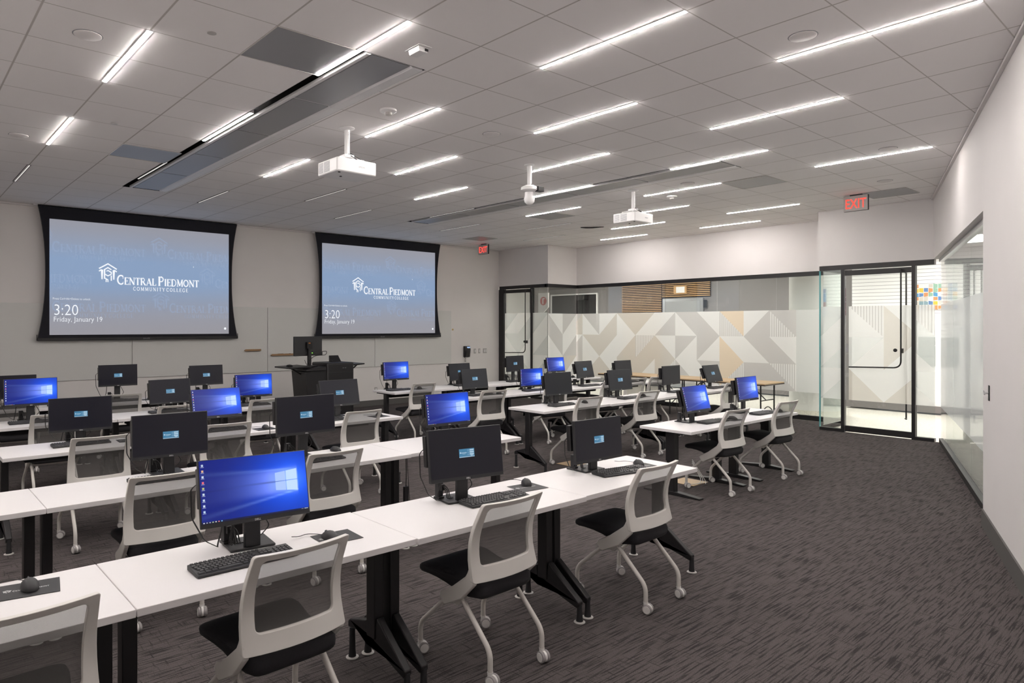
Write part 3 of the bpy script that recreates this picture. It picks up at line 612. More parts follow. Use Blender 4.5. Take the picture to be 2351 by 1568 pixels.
def screen(x0, x1, z0, z1, label):
    """tab-tensioned roll-down screen, hanging a little in front of the wall"""
    Y = 12.58; t = thing('projection_screen', label, 'projection screen', ((x0 + x1) / 2, Y, 1.45), 0, 'projection screens')
    xc = (x0 + x1) / 2; hw = (x1 - x0) / 2
    zt, zb = 3.705 - 1.45, z0 - .045 - 1.45
    side = lambda s, z: s * (hw + .055 + .105 * abs((z - (zt + zb) / 2) / ((zt - zb) / 2)) ** 2.2)
    n = 18; L = [(side(-1, zt + (zb - zt) * i / n), zt + (zb - zt) * i / n) for i in range(n + 1)]; Rr = [(-a, b) for a, b in L][::-1]
    build(MB().prism(L + Rr, 0, .004, 'y'), 'border', 'border', t, smooth=0)
    build(MB().box(-hw - .17, hw + .17, -.02, .025, zb - .05, zb), 'bottom_bar', 'black', t, bev=.006)
    build(MB().box(-hw - .22, hw + .22, .0, .10, 3.69 - 1.45, 3.707 - 1.45), 'ceiling_housing', 'white', t, smooth=0)
    for s in (-1, 1):
        m = MB(); m.tube([(s * (hw + .175), 0, zb - .045), (s * (hw + .172), 0, zb + .05)], .006, 6); m.tube([(side(s, zt + (zb - zt) * i / n) + s * .004, .002, zt + (zb - zt) * i / n) for i in range(n + 1)], .0025, 5)
        build(m, 'tension_cord', 'black', t)
    o = text_mesh('DA-LITE', .03, 'icongrey', t, 'brand_lettering', FACE(0, -.0205, zb - .036), 'CENTER')
    # the projected lock-screen picture
    m = MB(); cols = []; nx, nz = 8, 24; a, b = z0 - 1.45, z1 - 1.45
    def colr(u, v):
        f = math.exp(-((v - .56) / .30) ** 2) * (1 - .25 * max(0, u - .5))
        lo, hi = (.30, .29, .315), (.225, .325, .50)
        return tuple(p + (q - p) * min(1, f * 1.15) for p, q in zip(lo, hi))
    for i in range(nx):
        for k in range(nz):
            u0, u1, v0, v1 = i / nx, (i + 1) / nx, k / nz, (k + 1) / nz
            P = [(u0, v0), (u1, v0), (u1, v1), (u0, v1)]
            m.poly([(-hw + 2 * hw * u, -.0015, a + (b - a) * v) for u, v in P]); cols.append([colr(u, v) for u, v in P])
    pic = build(m, 'picture', 'login_pic', t, colors=cols, smooth=0)
    F = lambda y: (lambda p, q: (p, y, q))
    wd, hh = 2 * hw, b - a
    X = lambda u: -hw + wd * u
    Z = lambda v: a + hh * v
    def sign(ux, vz, cap, mat, y, clip=False, name='lettering'):
        m = MB(); x = X(ux); z = Z(vz); e = cap * 1.98
        def Fc(p, q): return (max(-hw, min(hw, p)), y, q)
        strokes(m, EMB, x, z - cap * .02, e * .86, e, Fc, 0, .42)
        x2 = serif_text(m, 'CENTRAL PIEDMONT', x + e * .87, z - cap * .22, cap, Fc)
        w2 = text_width('COMMUNITY COLLEGE', cap * .40, 1, .2)
        serif_text(m, 'COMMUNITY COLLEGE', x + e * .87 + (x2 - x - e * .87 - w2) * .55, z - cap * .82, cap * .40, Fc, 1, .2)
        # anything pushed past the picture's edge is dropped
        f2, mi = [], []
        for f in m.f:
            if all(abs(m.v[i][0]) >= hw - 1e-6 for i in f): continue
            f2.append(f); mi.append(0)
        m.f, m.m = f2, mi
        return build(m, name, mat, pic, smooth=0)
    cap = hh * .086
    sign(.245, .475, cap, 'lettering', -.003)
    g = MB()
    for ux, vz in ((-.085, .74), (.525, .74), (-.365, .475), (.815, .475), (-.085, .225), (.535, .225)): sign(ux, vz, cap * 1.03, 'ghost', -.0022, name='faint_lettering')
    text_mesh('3:20', hh * .135, 'lettering', pic, 'clock_lettering', FACE(X(.018), -.003, Z(.172)), sx=.84)
    text_mesh('Friday, January 19', hh * .064, 'lettering', pic, 'date_lettering', FACE(X(.018), -.003, Z(.115)), sx=.84)
    text_mesh('Press Ctrl+Alt+Delete to unlock.', hh * .026, 'lettering', pic, 'prompt_lettering', FACE(X(.015), -.003, Z(.306)), sx=.84)
    m = MB(); m.poly([(X(.775), -.003, Z(.66)), (X(.779), -.003, Z(.652)), (X(.7765), -.003, Z(.646))]); m.poly([(X(.775), -.003, Z(.662)), (X(.7755), -.003, Z(.644)), (X(.779), -.003, Z(.65))]); build(m, 'cursor', 'lettering', pic, smooth=0)
    m = MB(); m.lathe([(.022, 0), (.022, .0005)], (X(.976), -.0035, Z(.052)), 16, 'y'); build(m, 'corner_icon', 'lettering', pic, smooth=0)
m_ = attr_screen('projected_picture', 1.0); M['login_pic'] = m_
screen(2.03, 4.96, 1.62, 3.49, 'left large projection screen showing 3:20, above the whiteboards')
screen(6.93, 9.91, 1.60, 3.49, 'right large projection screen showing 3:20, behind the lectern')

# ---- lectern
t = thing('lectern', 'black lectern cabinet with side wings standing before the front wall', 'lectern', (6.05, 11.1, 0))
build(MB().prism([(-.33, 0), (-.42, .96), (.0, .98), (.0, 0)], -.28, .25, 'y'), 'side_cabinet', 'black', t, bev=.006)
b = build(MB().box(.0, .56, -.30, .28, 0, 1.10), 'cabinet', 'black', t, bev=.025)
m = MB()
for k in range(3): m.box(.03, .53, -.304, -.300, .62 + k * .15, .625 + k * .15)
build(m, 'drawer_seam', 'keycap', b, smooth=0)
build(MB().prism([(-.42, .97), (-.42, 1.0), (-.02, 1.04), (-.02, .97)], -.32, .28, 'y'), 'top_surface', 'black', t, bev=.004)
build(MB().prism([(-.73, 1.045), (-.73, 1.02), (-.30, 1.035), (-.30, 1.06)], -.30, .28, 'y'), 'wing', 'black', t, bev=.004)
build(MB().prism([(.57, 1.06), (.57, 1.035), (.79, 1.05), (.79, 1.075)], -.30, .28, 'y'), 'wing', 'black', t, bev=.004)
for s in ((-.62, -.40, .90), (.57, .74, .91)):
    m = MB(); m.tube([(s[0] if s[0] < 0 else s[1], -.1, 1.03), (s[1] if s[0] < 0 else s[0], -.1, s[2])], .012, 6); build(m, 'wing_bracket', 'black', t)
for x in (.33, .375):
    build(MB().box(x - .012, x + .012, -.307, -.30, 1.0, 1.006), 'latch', 'silver', b)
t = thing('desk_monitor', 'black monitor seen from the back, standing on the lectern', 'monitor', (5.86, 11.1, 1.035), R(4))
build(MB().box(-.11, .11, -.10, .10, 0, .015), 'base', 'black', t, bev=.004); build(MB().box(-.03, .03, -.02, .03, .015, .40), 'neck', 'black', t, bev=.004)
h_ = build(MB().box(-.29, .29, .035, .075, .19, .54), 'housing', 'blackp', t, bev=.008); build(MB().box(-.29, .29, .022, .036, .19, .26), 'lower_housing', 'black', h_, bev=.004)
build(MB().box(-.055, .055, -.02, .04, .32, .44), 'mount_box', 'black', t, bev=.006); build(MB().box(-.03, .01, -.022, -.0195, .415, .428), 'orange_label', 'orange', t); build(MB().box(.06, .07, -.0, .001 + .02, .235, .245), 'green_light', 'led', h_)
m = MB(); m.tube(bend([(.28, .02, .26), (.36, -.02, .27), (.33, -.03, .20), (.1, -.02, .19), (-.05, -.03, .10), (.0, -.02, .03)], .05), .006, 6); m.tube(bend([(-.1, .0, .12), (-.08, -.03, .03), (.02, -.03, .02)], .04), .005, 6); build(m, 'cable', 'black', t)
t = thing('touch_panel', 'small black touch panel tilted on top of the lectern cabinet', 'touch panel', (6.40, 11.15, 1.10)); build(MB().prism([(-.10, .0), (.02, .12), (.035, .115), (.03, 0)], -.10, .09), 'body', 'black', t, bev=.004)
t = thing('lectern_mouse', 'black mouse on the left wing of the lectern', 'mouse', (5.42, 11.0, 1.053)); build(MB().lathe([(.055, 0), (.058, .012), (.045, .03), (.0, .038)], n=18), 'body', 'black', t)

# ================================================================== TRAINING TABLES
def leg_T(x):
    """mid post and angled foot ending in two glides"""
    p = MB(); p.box(x - .028, x + .028, -.045, .03, .19, .70); p.box(x - .03, x + .03, -.24, .22, .698, .712)
    f = MB(); f.prism([(-.055, .30), (-.02, .145), (.035, .145), (.045, .26), (.20, .215), (.222, .20), (.222, .165), (.04, .19), (.0, .13), (-.05, .15), (-.28, .085), (-.295, .10), (-.295, .125)][::-1], x - .021, x + .021)
    g = []
    for y in (-.285, .21):
        q = MB().lathe([(.015, .16 if y > 0 else .11), (.017, .05), (.021, .012), (.021, .006)], (x, y, 0), 16); g.append(q)
    return p, f, g
def make_table(w, kind, legs, depth=.61, zt=.745):
    t = thing('training_table', '', 'table')
    build(MB().box(-w / 2 + .0015, w / 2 - .0015, -depth / 2, depth / 2, zt - .030, zt), 'tabletop', 'top', t, bev=.0025)
    m = MB().box(-w / 2 + .12, w / 2 - .12, -.03, .03, zt - .066, zt - .031); build(m, 'frame_rail', 'black', t, smooth=0)
    m = MB().prism([(.10, zt - .032), (.10, zt - .12), (.24, zt - .12), (.24, zt - .032), (.236, zt - .032), (.236, zt - .115), (.104, zt - .115), (.104, zt - .032)], -w / 2 + .2, w / 2 - .2); build(m, 'cable_tray', 'black', t, smooth=0)
    for x in legs:
        if kind == 'T':
            p, f, gs = leg_T(x); L = build(p, 'leg', 'black', t, bev=.004); build(f, 'foot', 'black', L, bev=.006)
            for q in gs:
                G_ = build(q, 'glide', 'blackp', L)
            for y in (-.285, .21): build(MB().lathe([(.034, .0015), (.034, .005), (.022, .009)], (x, y, 0), 20), 'glide_disc', 'plate', L)
        else:
            L = build(MB().box(x - .035, x + .035, -.04, .05, .035, zt - .05), 'leg', 'black', t, bev=.004)
            build(MB().box(x - .042, x + .042, -.047, .057, .35, zt - .05), 'leg_sleeve', 'black', L, bev=.004); build(MB().box(x - .04, x + .04, -.25, .25, zt - .05, zt - .031), 'top_bracket', 'black', L, bev=.003)
            build(MB().prism([(-.33, .003), (-.33, .018), (-.06, .038), (.07, .038), (.33, .018), (.33, .003)], x - .038, x + .038), 'foot', 'black', L, bev=.003)
    return t
TW = 1.2525
tabT = make_table(TW, 'T', (-TW / 2 + .045, TW / 2 - .045)); usedT = False
rown = {1: 'nearest row', 2: 'second row', 3: 'third row', 4: 'fourth row', 5: 'back row'}
ordn3 = ['left', 'middle', 'right-end']
tables = []
for r, y, xs_ in ((1, 2.91, (.065, 1.3175, 2.57, 3.8225)), (2, 4.675, (.065, 1.3175, 2.57, 3.8225)), (3, 6.53, (1.3175, 2.57, 3.8225)), (4, 8.36, (1.3175, 2.57, 3.8225)), (5, 10.0, (1.3175, 2.57, 3.8225))):
    for x in xs_:
        if not usedT: o = tabT; usedT = True
        else: o = copy_tree(tabT)
        o.location = (x, y - (.012 if abs(x - 2.57) < .1 else 0), 0)
        k5 = int((x + .6) / 1.24); nm = {0: 'cut by the left edge of the picture', 1: 'under the leftmost monitor', 2: 'second from right end', 3: 'at its right end'}[min(3, int((x + .6) / 1.24))] if xs_[0] < 1 else {1: 'at the left of the picture', 2: 'in the middle', 3: 'at its right end'}[k5]
        tag(o, 'white training table, %s of left block, %s' % (rown[r], nm), 'table', 'white training tables, left block')
used = False
for r, y, x0, n in ((2, 5.79, 5.97, 4), (3, 7.44, 5.98, 4), (4, 8.82, 5.93, 4)):
    for i in range(n):
        o = copy_tree(tabT); o.location = (x0 + TW * (i + .5), y - (.03 if (r == 2 and i == 1) else 0), 0)
        tag(o, 'white training table, %s of right block, %s' % (rown[r] if r < 4 else 'back row', ['first from its left end', 'second from its left end', 'second from the glass wall', 'closest to the glass wall'][i]), 'table', 'white training tables, right block')
ta = make_table(1.215, 'H', (-.46, .44), zt=.70); ta.location = (6.7575, 3.975, 0); tag(ta, 'low white table on flat black feet, left one, nearest row of right block', 'table', 'height adjustable tables')
tb = make_table(1.215, 'H', (-.39, .42), zt=.70); tb.location = (7.9725, 3.975, 0); tag(tb, 'low white table on flat black feet, right one, nearest row of right block', 'table', 'height adjustable tables')

# ================================================================== CHAIRS
def lerp(a, b, t): return a + (b - a) * t
BP = [(.885, -.235), (.84, -.212), (.78, -.183), (.72, -.160), (.66, -.150), (.60, -.152), (.55, -.163), (.49, -.180)]
def by(z, x=0):
    for (z1, y1), (z0, y0) in zip(BP, BP[1:]):
        if z >= z0: return lerp(y0, y1, (z - z0) / (z1 - z0)) + .034 * (x / .22) ** 2
    return BP[-1][1] + .034 * (x / .22) ** 2
def rrect(hw0, hw1, z0, z1, r, n=5, m=8):
    """closed outline with rounded corners, half width hw0 at the bottom and hw1 at the top; always the same number of points"""
    P = []
    hw = lambda z: lerp(hw0, hw1, (z - z0) / (z1 - z0))
    for i in range(m): P.append((lerp(-hw(z0) + r, hw(z0) - r, i / m), z0))
    P += [(hw(z0) - r + r * math.sin(PI / 2 * k / n), z0 + r - r * math.cos(PI / 2 * k / n)) for k in range(n)]
    for i in range(m): z = lerp(z0 + r, z1 - r, i / m); P.append((hw(z), z))
    P += [(hw(z1) - r + r * math.cos(PI / 2 * k / n), z1 - r + r * math.sin(PI / 2 * k / n)) for k in range(n)]
    for i in range(m): P.append((lerp(hw(z1) - r, -hw(z1) + r, i / m), z1))
    P += [(-hw(z1) + r - r * math.sin(PI / 2 * k / n), z1 - r + r * math.cos(PI / 2 * k / n)) for k in range(n)]
    for i in range(m): z = lerp(z1 - r, z0 + r, i / m); P.append((-hw(z), z))
    P += [(-hw(z0) + r - r * math.cos(PI / 2 * k / n), z0 + r - r * math.sin(PI / 2 * k / n)) for k in range(n)]
    return P
def make_chair():
    t = thing('rolling_chair', '', 'chair')
    # back frame: ring between an outer and an inner outline, thickness front to back
    O = rrect(.233, .214, .486, .886, .012); I = rrect(.176, .180, .560, .860, .024); m = MB(); n = len(O)
    vs = [(x, by(z, x) - .013, z) for x, z in O] + [(x, by(z, x) - .011, z) for x, z in I] + [(x, by(z, x) + .012, z) for x, z in I] + [(x, by(z, x) + .012, z) for x, z in O]
    fs = [(a * n + k, a * n + (k + 1) % n, ((a + 1) % 4) * n + (k + 1) % n, ((a + 1) % 4) * n + k) for a in range(4) for k in range(n)]
    m.add(vs, fs); fr = build(m, 'back_frame', 'frame', t, bev=.003, smooth=50)
    m = MB(); nx, nz = 10, 16
    for i in range(nx + 1):
        for k in range(nz + 1):
            z = lerp(.555, .868, k / nz); hw = lerp(.184, .182, k / nz); x = lerp(-hw, hw, i / nx); m.v.append((x, by(z, x) + .004, z))
    for i in range(nx):
        for k in range(nz): a = i * (nz + 1) + k; m.f.append((a, a + nz + 1, a + nz + 2, a + 1)); m.m.append(0)
    build(m, 'mesh_back', 'mesh', t)
    for s in (-1, 1):
        m = MB(); x = s * .2165
        m.prism([(-.136, .560), (-.118, .560), (-.104, .530), (-.09, .508), (.01, .432), (.10, .382), (.114, .362), (.088, .322), (.066, .318), (-.06, .385), (-.150, .475), (-.150, .52)], x - .0135, x + .0135)
        build(m, 'back_arm', 'frame', t, bev=.006)
    # seat: lofted cushion with a rolled front edge
    st = [(-.160, .170, .455, .410), (-.145, .190, .470, .388), (-.08, .199, .474, .378), (.02, .2, .474, .384), (.10, .203, .476, .404), (.16, .215, .480, .420), (.22, .226, .485, .428), (.27, .226, .484, .426), (.295, .218, .476, .430), (.303, .208, .464, .440)]
    m = MB(); n = 20
    for y, hw, zt, zb in st:
        for k in range(n):
            a = 2 * PI * k / n; c, s = math.cos(a), math.sin(a); e = .30
            m.v.append((hw * math.copysign(abs(c) ** e, c), y, (zt + zb) / 2 + (zt - zb) / 2 * math.copysign(abs(s) ** .55, s)))
    L = len(st)
    for i in range(L - 1):
        for k in range(n): m.f.append((i * n + k, i * n + (k + 1) % n, (i + 1) * n + (k + 1) % n, (i + 1) * n + k)); m.m.append(0)
    m.f += [tuple(range(n)), tuple(range((L - 1) * n, L * n))[::-1]]; m.m += [0, 0]
    o = build(m, 'seat', 'seat', t, smooth=60)
    build(MB().prism([(-.15, .40), (-.04, .372), (.10, .395), (.14, .41), (.0, .40)], -.165, .165), 'seat_pan', 'blackp', t, bev=.01)
    m = MB(); m.tube([(-.213, .075, .345), (.213, .075, .345)], .012, 12); m.tube([(-.19, -.015, .368), (.19, -.015, .368)], .012, 12); build(m, 'cross_bar', 'leg', t)
    for s in (-1, 1):
        m = MB(); m.prism([(-.04, .392), (.09, .36), (.09, .335), (.0, .325), (-.04, .36)], s * .193 - .005, s * .193 + .005); build(m, 'pivot_plate', 'frame', t, bev=.003)
    for (x0, y0, z0, x1, y1, sw) in ((-.215, .075, .345, -.232, .268, .035), (.215, .075, .345, .232, .268, .035), (-.186, -.012, .372, -.188, -.228, -.035), (.186, -.012, .372, .188, -.228, -.035)):
        m = MB(); zb = .165; m.tube(bend([(x0, y0, z0), (x1, y1, zb), (x1, y1, .068)], .045, 6), .0135, 12); g = build(m, 'leg', 'leg', t)
        a = {(-1, 1): 70, (1, 1): 50, (-1, -1): 12, (1, -1): -10}[(1 if x0 > 0 else -1, 1 if sw > 0 else -1)]
        T = Matrix.Translation((x1, y1, 0)) @ Matrix.Rotation(R(a), 4, 'Z')
        m = MB()
        for q in (-1, 1):
            w = MB().lathe([(.024, -.009), (.0295, -.006), (.0295, .006), (.024, .009)], (q * .0165, -.014, .030), 22, 'x', 1); m.add([T @ Vector(v) for v in w.v], w.f, 1)
            w = MB().lathe([(.0235, 0), (.022, .0015)], (q * .0165 + q * .0088, -.014, .030), 20, 'x', 0) if q > 0 else MB().lathe([(.022, -.0015), (.0235, 0)], (q * .0165 - .0088, -.014, .030), 20, 'x', 0); m.add([T @ Vector(v) for v in w.v], w.f, 0)
        w = MB().lathe([(.029, -.0065), (.029, .0065)], (0, -.014, .031), 22, 'x'); m.add([T @ Vector(v) for v in w.v], w.f, 0)
        w = MB().lathe([(.013, .045), (.015, .07)], (0, 0, 0), 14); m.add([T @ Vector(v) for v in w.v], w.f, 0)
        build(m, 'caster', ['hub', 'tread'], g)
    return t
chair0 = make_chair(); firstc = True
CH = [(.32, 2.665, 3, 'nearest row', 'cut off by the lower left corner', 'l'), (1.27, 2.68, 3, 'nearest row', 'in front of the big blue monitor', 'l'), (2.445, 2.665, 1, 'nearest row', 'in front of the middle dark monitor', 'l'), (3.745, 2.665, 1, 'nearest row', 'at the right end of the row', 'l'),
      (1.30, 4.40, -3, 'second row', 'left of the big blue monitor', 'l'), (2.42, 4.385, 0, 'second row', 'right of the big blue monitor', 'l'),
      (1.33, 6.17, -2, 'third row', 'leftmost', 'l'), (2.38, 6.22, -2, 'third row', 'middle, partly behind a dark monitor', 'l'), (3.80, 6.21, 0, 'third row', 'at the right end of the row', 'l'),
      (1.32, 8.0, -2, 'fourth row', 'leftmost', 'l'), (2.51, 7.97, -3, 'fourth row', 'middle', 'l'), (3.54, 7.94, -3, 'fourth row', 'rightmost', 'l'),
      (1.23, 9.745, -4, 'back row', 'at the left edge of the picture', 'l'), (2.38, 9.69, -4, 'back row', 'right of the two', 'l'),
      (6.36, 8.52, -4, 'back row', 'at the left end', 'r'), (6.37, 6.95, -6, 'third row', 'at the left end', 'r'), (7.80, 7.05, -12, 'third row', 'behind the blank dark monitor', 'r'),
      (9.05, 6.98, -6, 'third row', 'third from the left end', 'r'), (9.72, 6.98, -10, 'third row', 'second from the glass wall', 'r'), (10.33, 6.95, -10, 'third row', 'closest to the glass wall', 'r'),
      (6.70, 5.56, -5, 'second row', 'at the left end', 'r'), (7.92, 5.54, -4, 'second row', 'second from the left', 'r'), (10.12, 5.50, -3, 'second row', 'closest to the glass wall', 'r'),
      (6.87, 3.75, -3, 'nearest row', 'left of the two low-table chairs', 'r'), (8.07, 3.755, -3, 'nearest row', 'right of the two low-table chairs', 'r')]
for x, y, a, row, l, bl in CH:
    o = chair0 if firstc else copy_tree(chair0); firstc = False
    o.location = (x, y, 0); o.rotation_euler.z = R(a)
    tag(o, 'white mesh-back chair, %s, %s block, %s' % (row, 'left' if bl == 'l' else 'right', l), 'chair', 'white rolling chairs')

# ================================================================== MONITORS
MW, MH = .488, .292
def desktop_mesh():
    m = MB(); cols = []; w, h = MW - .010, MH - .024; nx, nz = 72, 40
    def color(u, v):
        # deep blue ground, light pouring left out of a four-pane window at the right
        wx, wy = .84, .53; dx, dy = (u - wx) * 1.78, v - wy - (u - .9) * .03
        d = math.hypot(dx, dy * 1.15)
        base = Vector((.0, .010, .20)) + Vector((.0, .085, .78)) * math.exp(-(d / .66) ** 2)
        t = .905 - u; ad = abs(dy)
        if t > 0:
            sp = .175 + t * .04; core = 1 / (1 + math.exp((ad - sp) / .022)) * math.exp(-max(0, t - .26) * 5.2)
            base += Vector((.30, .36, .55)) * core * (.55 + .45 * math.exp(-t * 5))
            for side, k in ((1, .10), (-1, .26)):
                off = side * (.178 + t * k); base += Vector((.22, .34, .5)) * math.exp(-((dy - off) / (.008 + t * .03)) ** 2) * math.exp(-t * 3.0) * .9
            base *= 1 - .62 * math.exp(-(dy / .009) ** 2) * math.exp(-max(0, t - .3) * 1.6)
        base += Vector((.06, .16, .36)) * math.exp(-(d / .22) ** 2)
        return tuple(min(1.0, c) for c in base)
    for i in range(nx):
        for k in range(nz):
            P = [(i / nx, k / nz), ((i + 1) / nx, k / nz), ((i + 1) / nx, (k + 1) / nz), (i / nx, (k + 1) / nz)]
            m.poly([(-w / 2 + w * a, 0, -h / 2 + h * b) for a, b in P]); cols.append([color(a, b) for a, b in P])
    def quad(P, c, y=-.0006): m.poly([(-w / 2 + w * a, y, -h / 2 + h * b) for a, b in P]); cols.append(c)
    wr = (.55, .74, 1); wm = (.42, .58, .98)
    quad([(.797, .366), (.903, .348), (.903, .524), (.797, .522)], wr); quad([(.797, .534), (.903, .536), (.903, .712), (.797, .692)], wr)
    quad([(.690, .384), (.789, .368), (.789, .522), (.690, .519)], wm); quad([(.690, .531), (.789, .534), (.789, .690), (.690, .672)], wm)
    ic = [(.5, .6, .75), (.75, .45, .25), (.6, .7, .85), (.8, .15, .2), (.5, .55, .2), (.6, .7, .8), (.55, .65, .8), (.6, .7, .85), (.5, .65, .85)]
    for k in range(9):
        v = .93 - k * .092; c = ic[k]; quad([(.018, v - .022), (.036, v - .022), (.036, v + .012), (.018, v + .012)], c); quad([(.012, v - .036), (.042, v - .036), (.042, v - .030), (.012, v - .030)], (.5, .55, .7))
    quad([(0, 0), (1, 0), (1, .028), (0, .028)], (.004, .008, .05), -.0005)
    for k, c in enumerate([(.7, .7, .8), (.4, .4, .5), (.4, .4, .5), (.5, .6, .3), (.7, .7, .6), (.8, .2, .2), (.2, .5, .8)]): quad([(.012 + k * .026, .008), (.024 + k * .026, .008), (.024 + k * .026, .024), (.012 + k * .026, .024)], c)
    quad([(.955, .010), (.99, .010), (.99, .022), (.955, .022)], (.45, .5, .6)); quad([(.925, .012), (.945, .012), (.945, .018), (.925, .018)], (.4, .4, .5))
    return m, cols
def login_mesh():
    m = MB(); cols = []; w, h = MW - .010, MH - .024
    def quad(x0, x1, z0, z1, c, y=0): m.poly([(x0, y, z0), (x1, y, z0), (x1, y, z1), (x0, y, z1)]); cols.append(c)
    quad(-w / 2, w / 2, -h / 2, h / 2, (.0012, .0012, .002))
    c = -.006
    quad(-.052, .020 + .03, c - .024, c + .024, (.055, .20, .34), -.0006)
    quad(-.052, .050, c - .024, c - .019, (.30, .45, .58), -.0009)
    for k in range(3): quad(.018, .046, c + .011 - k * .0115, c + .019 - k * .0115, (.42, .58, .70), -.0009); quad(.004, .015, c + .0135 - k * .0115, c + .0165 - k * .0115, (.3, .45, .6), -.0009)
    quad(.024, .040, c - .0175, c - .0135, (.4, .55, .65), -.0009)
    quad(-.046, -.040, c - .001, c + .007, (.55, .68, .78), -.0009); quad(-.038, -.002, c - .0005, c + .004, (.35, .5, .62), -.0009); quad(-.030, -.010, c - .006, c - .0035, (.25, .4, .52), -.0009)
    return m, cols
def blank_mesh():
    m = MB(); w, h = MW - .010, MH - .024; m.poly([(-w / 2, 0, -h / 2), (w / 2, 0, -h / 2), (w / 2, 0, h / 2), (-w / 2, 0, h / 2)]); return m, [(.0008, .0008, .001)]
def make_monitor(kind):
    t = thing('desk_monitor', '', 'monitor')
    b = build(MB().box(-.102, .102, -.090, .090, .001, .012), 'stand_base', 'blackp', t, bev=.003)
    nk = build(MB().box(-.036, .036, .0, .028, 0, 1.0), 'stand_neck', 'blackp', t, bev=.004)
    hd = build(MB().box(-MW / 2, MW / 2, -.012, .012, -MH / 2, MH / 2).prism([(.012, -.115), (.012, .10), (.034, .08), (.034, -.09)], -.17, .17), 'housing', 'blackp', t, bev=.003)
    m, c = {'desk': desktop_mesh, 'login': login_mesh, 'blank': blank_mesh}[kind]()
    d = build(m, 'display', 'desk' if kind == 'desk' else 'login', hd, colors=c, smooth=0); d.location = (0, -.0128, .0085)
    text_mesh('DELL', .0125, 'tagw', hd, 'brand_lettering', FACE(0, -.0126, -MH / 2 + .0045), 'CENTER')
    bx = build(MB().box(-.238, -.10, .036, .072, -.06, .115), 'mini_computer', 'black', hd, bev=.004)
    m = MB()
    y0 = -.04
    m.tube(bend([(-.12, y0, .75), (-.13, y0, .35), (-.14, y0 + .02, .12), (-.14, y0 + .03, .06)], .04), .004, 6)
    m.tube(bend([(-.20, y0, 1.2), (-.262, y0, 1.05), (-.258, y0, .6), (-.20, y0 + .01, .2), (-.14, y0 + .02, .06)], .05), .0035, 6)
    m.tube(bend([(.04, y0, .6), (.09, y0, .3), (.05, y0 + .02, .12), (-.05, y0 + .02, .09)], .05), .0035, 6)
    build(m, 'stand_cable', 'black', t); return t
protos = {k: make_monitor(k) for k in ('desk', 'login', 'blank')}; usedm = set()
MON = [ # head x, y, z, yaw, tilt, table top z, kind, where
 (1.28, 2.94, 1.029, -6.9, 14.1, .745, 'desk', 'nearest row', 'largest in the picture', 'l'), (2.54, 2.94, 1.033, -9.2, 7.3, .745, 'login', 'nearest row', 'middle of the row', 'l'), (3.79, 2.98, .972, -2, 3.6, .745, 'login', 'nearest row', 'right end', 'l'),
 (1.485, 4.785, 1.022, -3.1, 3.5, .745, 'login', 'second row', 'left of the big blue monitor', 'l'), (2.46, 4.72, 1.083, 0, 3.1, .745, 'login', 'second row', 'raised highest, in the middle', 'l'), (3.92, 4.79, 1.003, -2.8, 8.6, .745, 'desk', 'second row', 'right end', 'l'),
 (1.31, 6.645, .995, -4, 4, .745, 'login', 'third row', 'leftmost', 'l'), (2.50, 6.65, 1.001, 0, 14.9, .745, 'desk', 'third row', 'tilted, middle of the row', 'l'), (3.88, 6.65, 1.016, .7, 12, .745, 'login', 'third row', 'greyish, tilted back, right end', 'l'),
 (1.195, 8.46, 1.059, 0, 5.2, .745, 'desk', 'fourth row', 'leftmost', 'l'), (2.62, 8.46, .979, 4.6, 8.4, .745, 'login', 'fourth row', 'middle of the row', 'l'), (3.665, 8.46, .990, -3, 4.9, .745, 'desk', 'fourth row', 'right end', 'l'),
 (1.24, 10.09, 1.0, 0, 3, .745, 'login', 'back row', 'cut by the left edge', 'l'), (2.44, 10.09, 1.089, 0, 2.3, .745, 'login', 'back row', 'raised, below left screen', 'l'), (3.64, 10.09, 1.038, 0, 5.4, .745, 'login', 'back row', 'rightmost of the row', 'l'),
 (6.24, 8.93, 1.045, .2, 4.8, .745, 'desk', 'back row', 'left end', 'r'), (7.57, 8.92, .975, 3, 8.4, .745, 'login', 'back row', 'second from the left', 'r'), (8.91, 8.92, 1.068, 5, 3.3, .745, 'login', 'back row', 'before the far left door', 'r'), (10.04, 8.93, 1.004, -2, 9, .745, 'desk', 'back row', 'closest to the glass wall', 'r'),
 (6.66, 7.51, .983, -1, 9.6, .745, 'login', 'third row', 'grey, left end of the row', 'r'), (7.86, 7.50, .941, -2.4, 3.5, .745, 'desk', 'third row', 'low, second from the left', 'r'), (9.16, 7.49, 1.019, 4.8, 13, .745, 'login', 'third row', 'tilted back, second from the right', 'r'), (10.30, 7.52, .990, 1, 7.8, .745, 'blank', 'third row', 'closest to the glass wall', 'r'),
 (6.69, 5.90, 1.013, -2, 5.8, .745, 'blank', 'second row', 'left end', 'r'), (8.00, 5.90, .995, -3, 9, .745, 'login', 'second row', 'second from the left', 'r'), (9.32, 5.91, 1.002, 1, 1.8, .745, 'blank', 'second row', 'upright, third from the left', 'r'), (10.50, 5.88, .974, .7, 19.3, .745, 'login', 'second row', 'tilted far back', 'r'),
 (6.79, 4.00, .962, 0, 14.3, .70, 'desk', 'nearest row', 'left low table', 'r'), (8.00, 4.03, 1.0, 0, 7.7, .70, 'desk', 'nearest row', 'right low table', 'r')]
KT = {'desk': 'black monitor with blue desktop', 'login': 'dark monitor with blue login box', 'blank': 'blank dark monitor'}
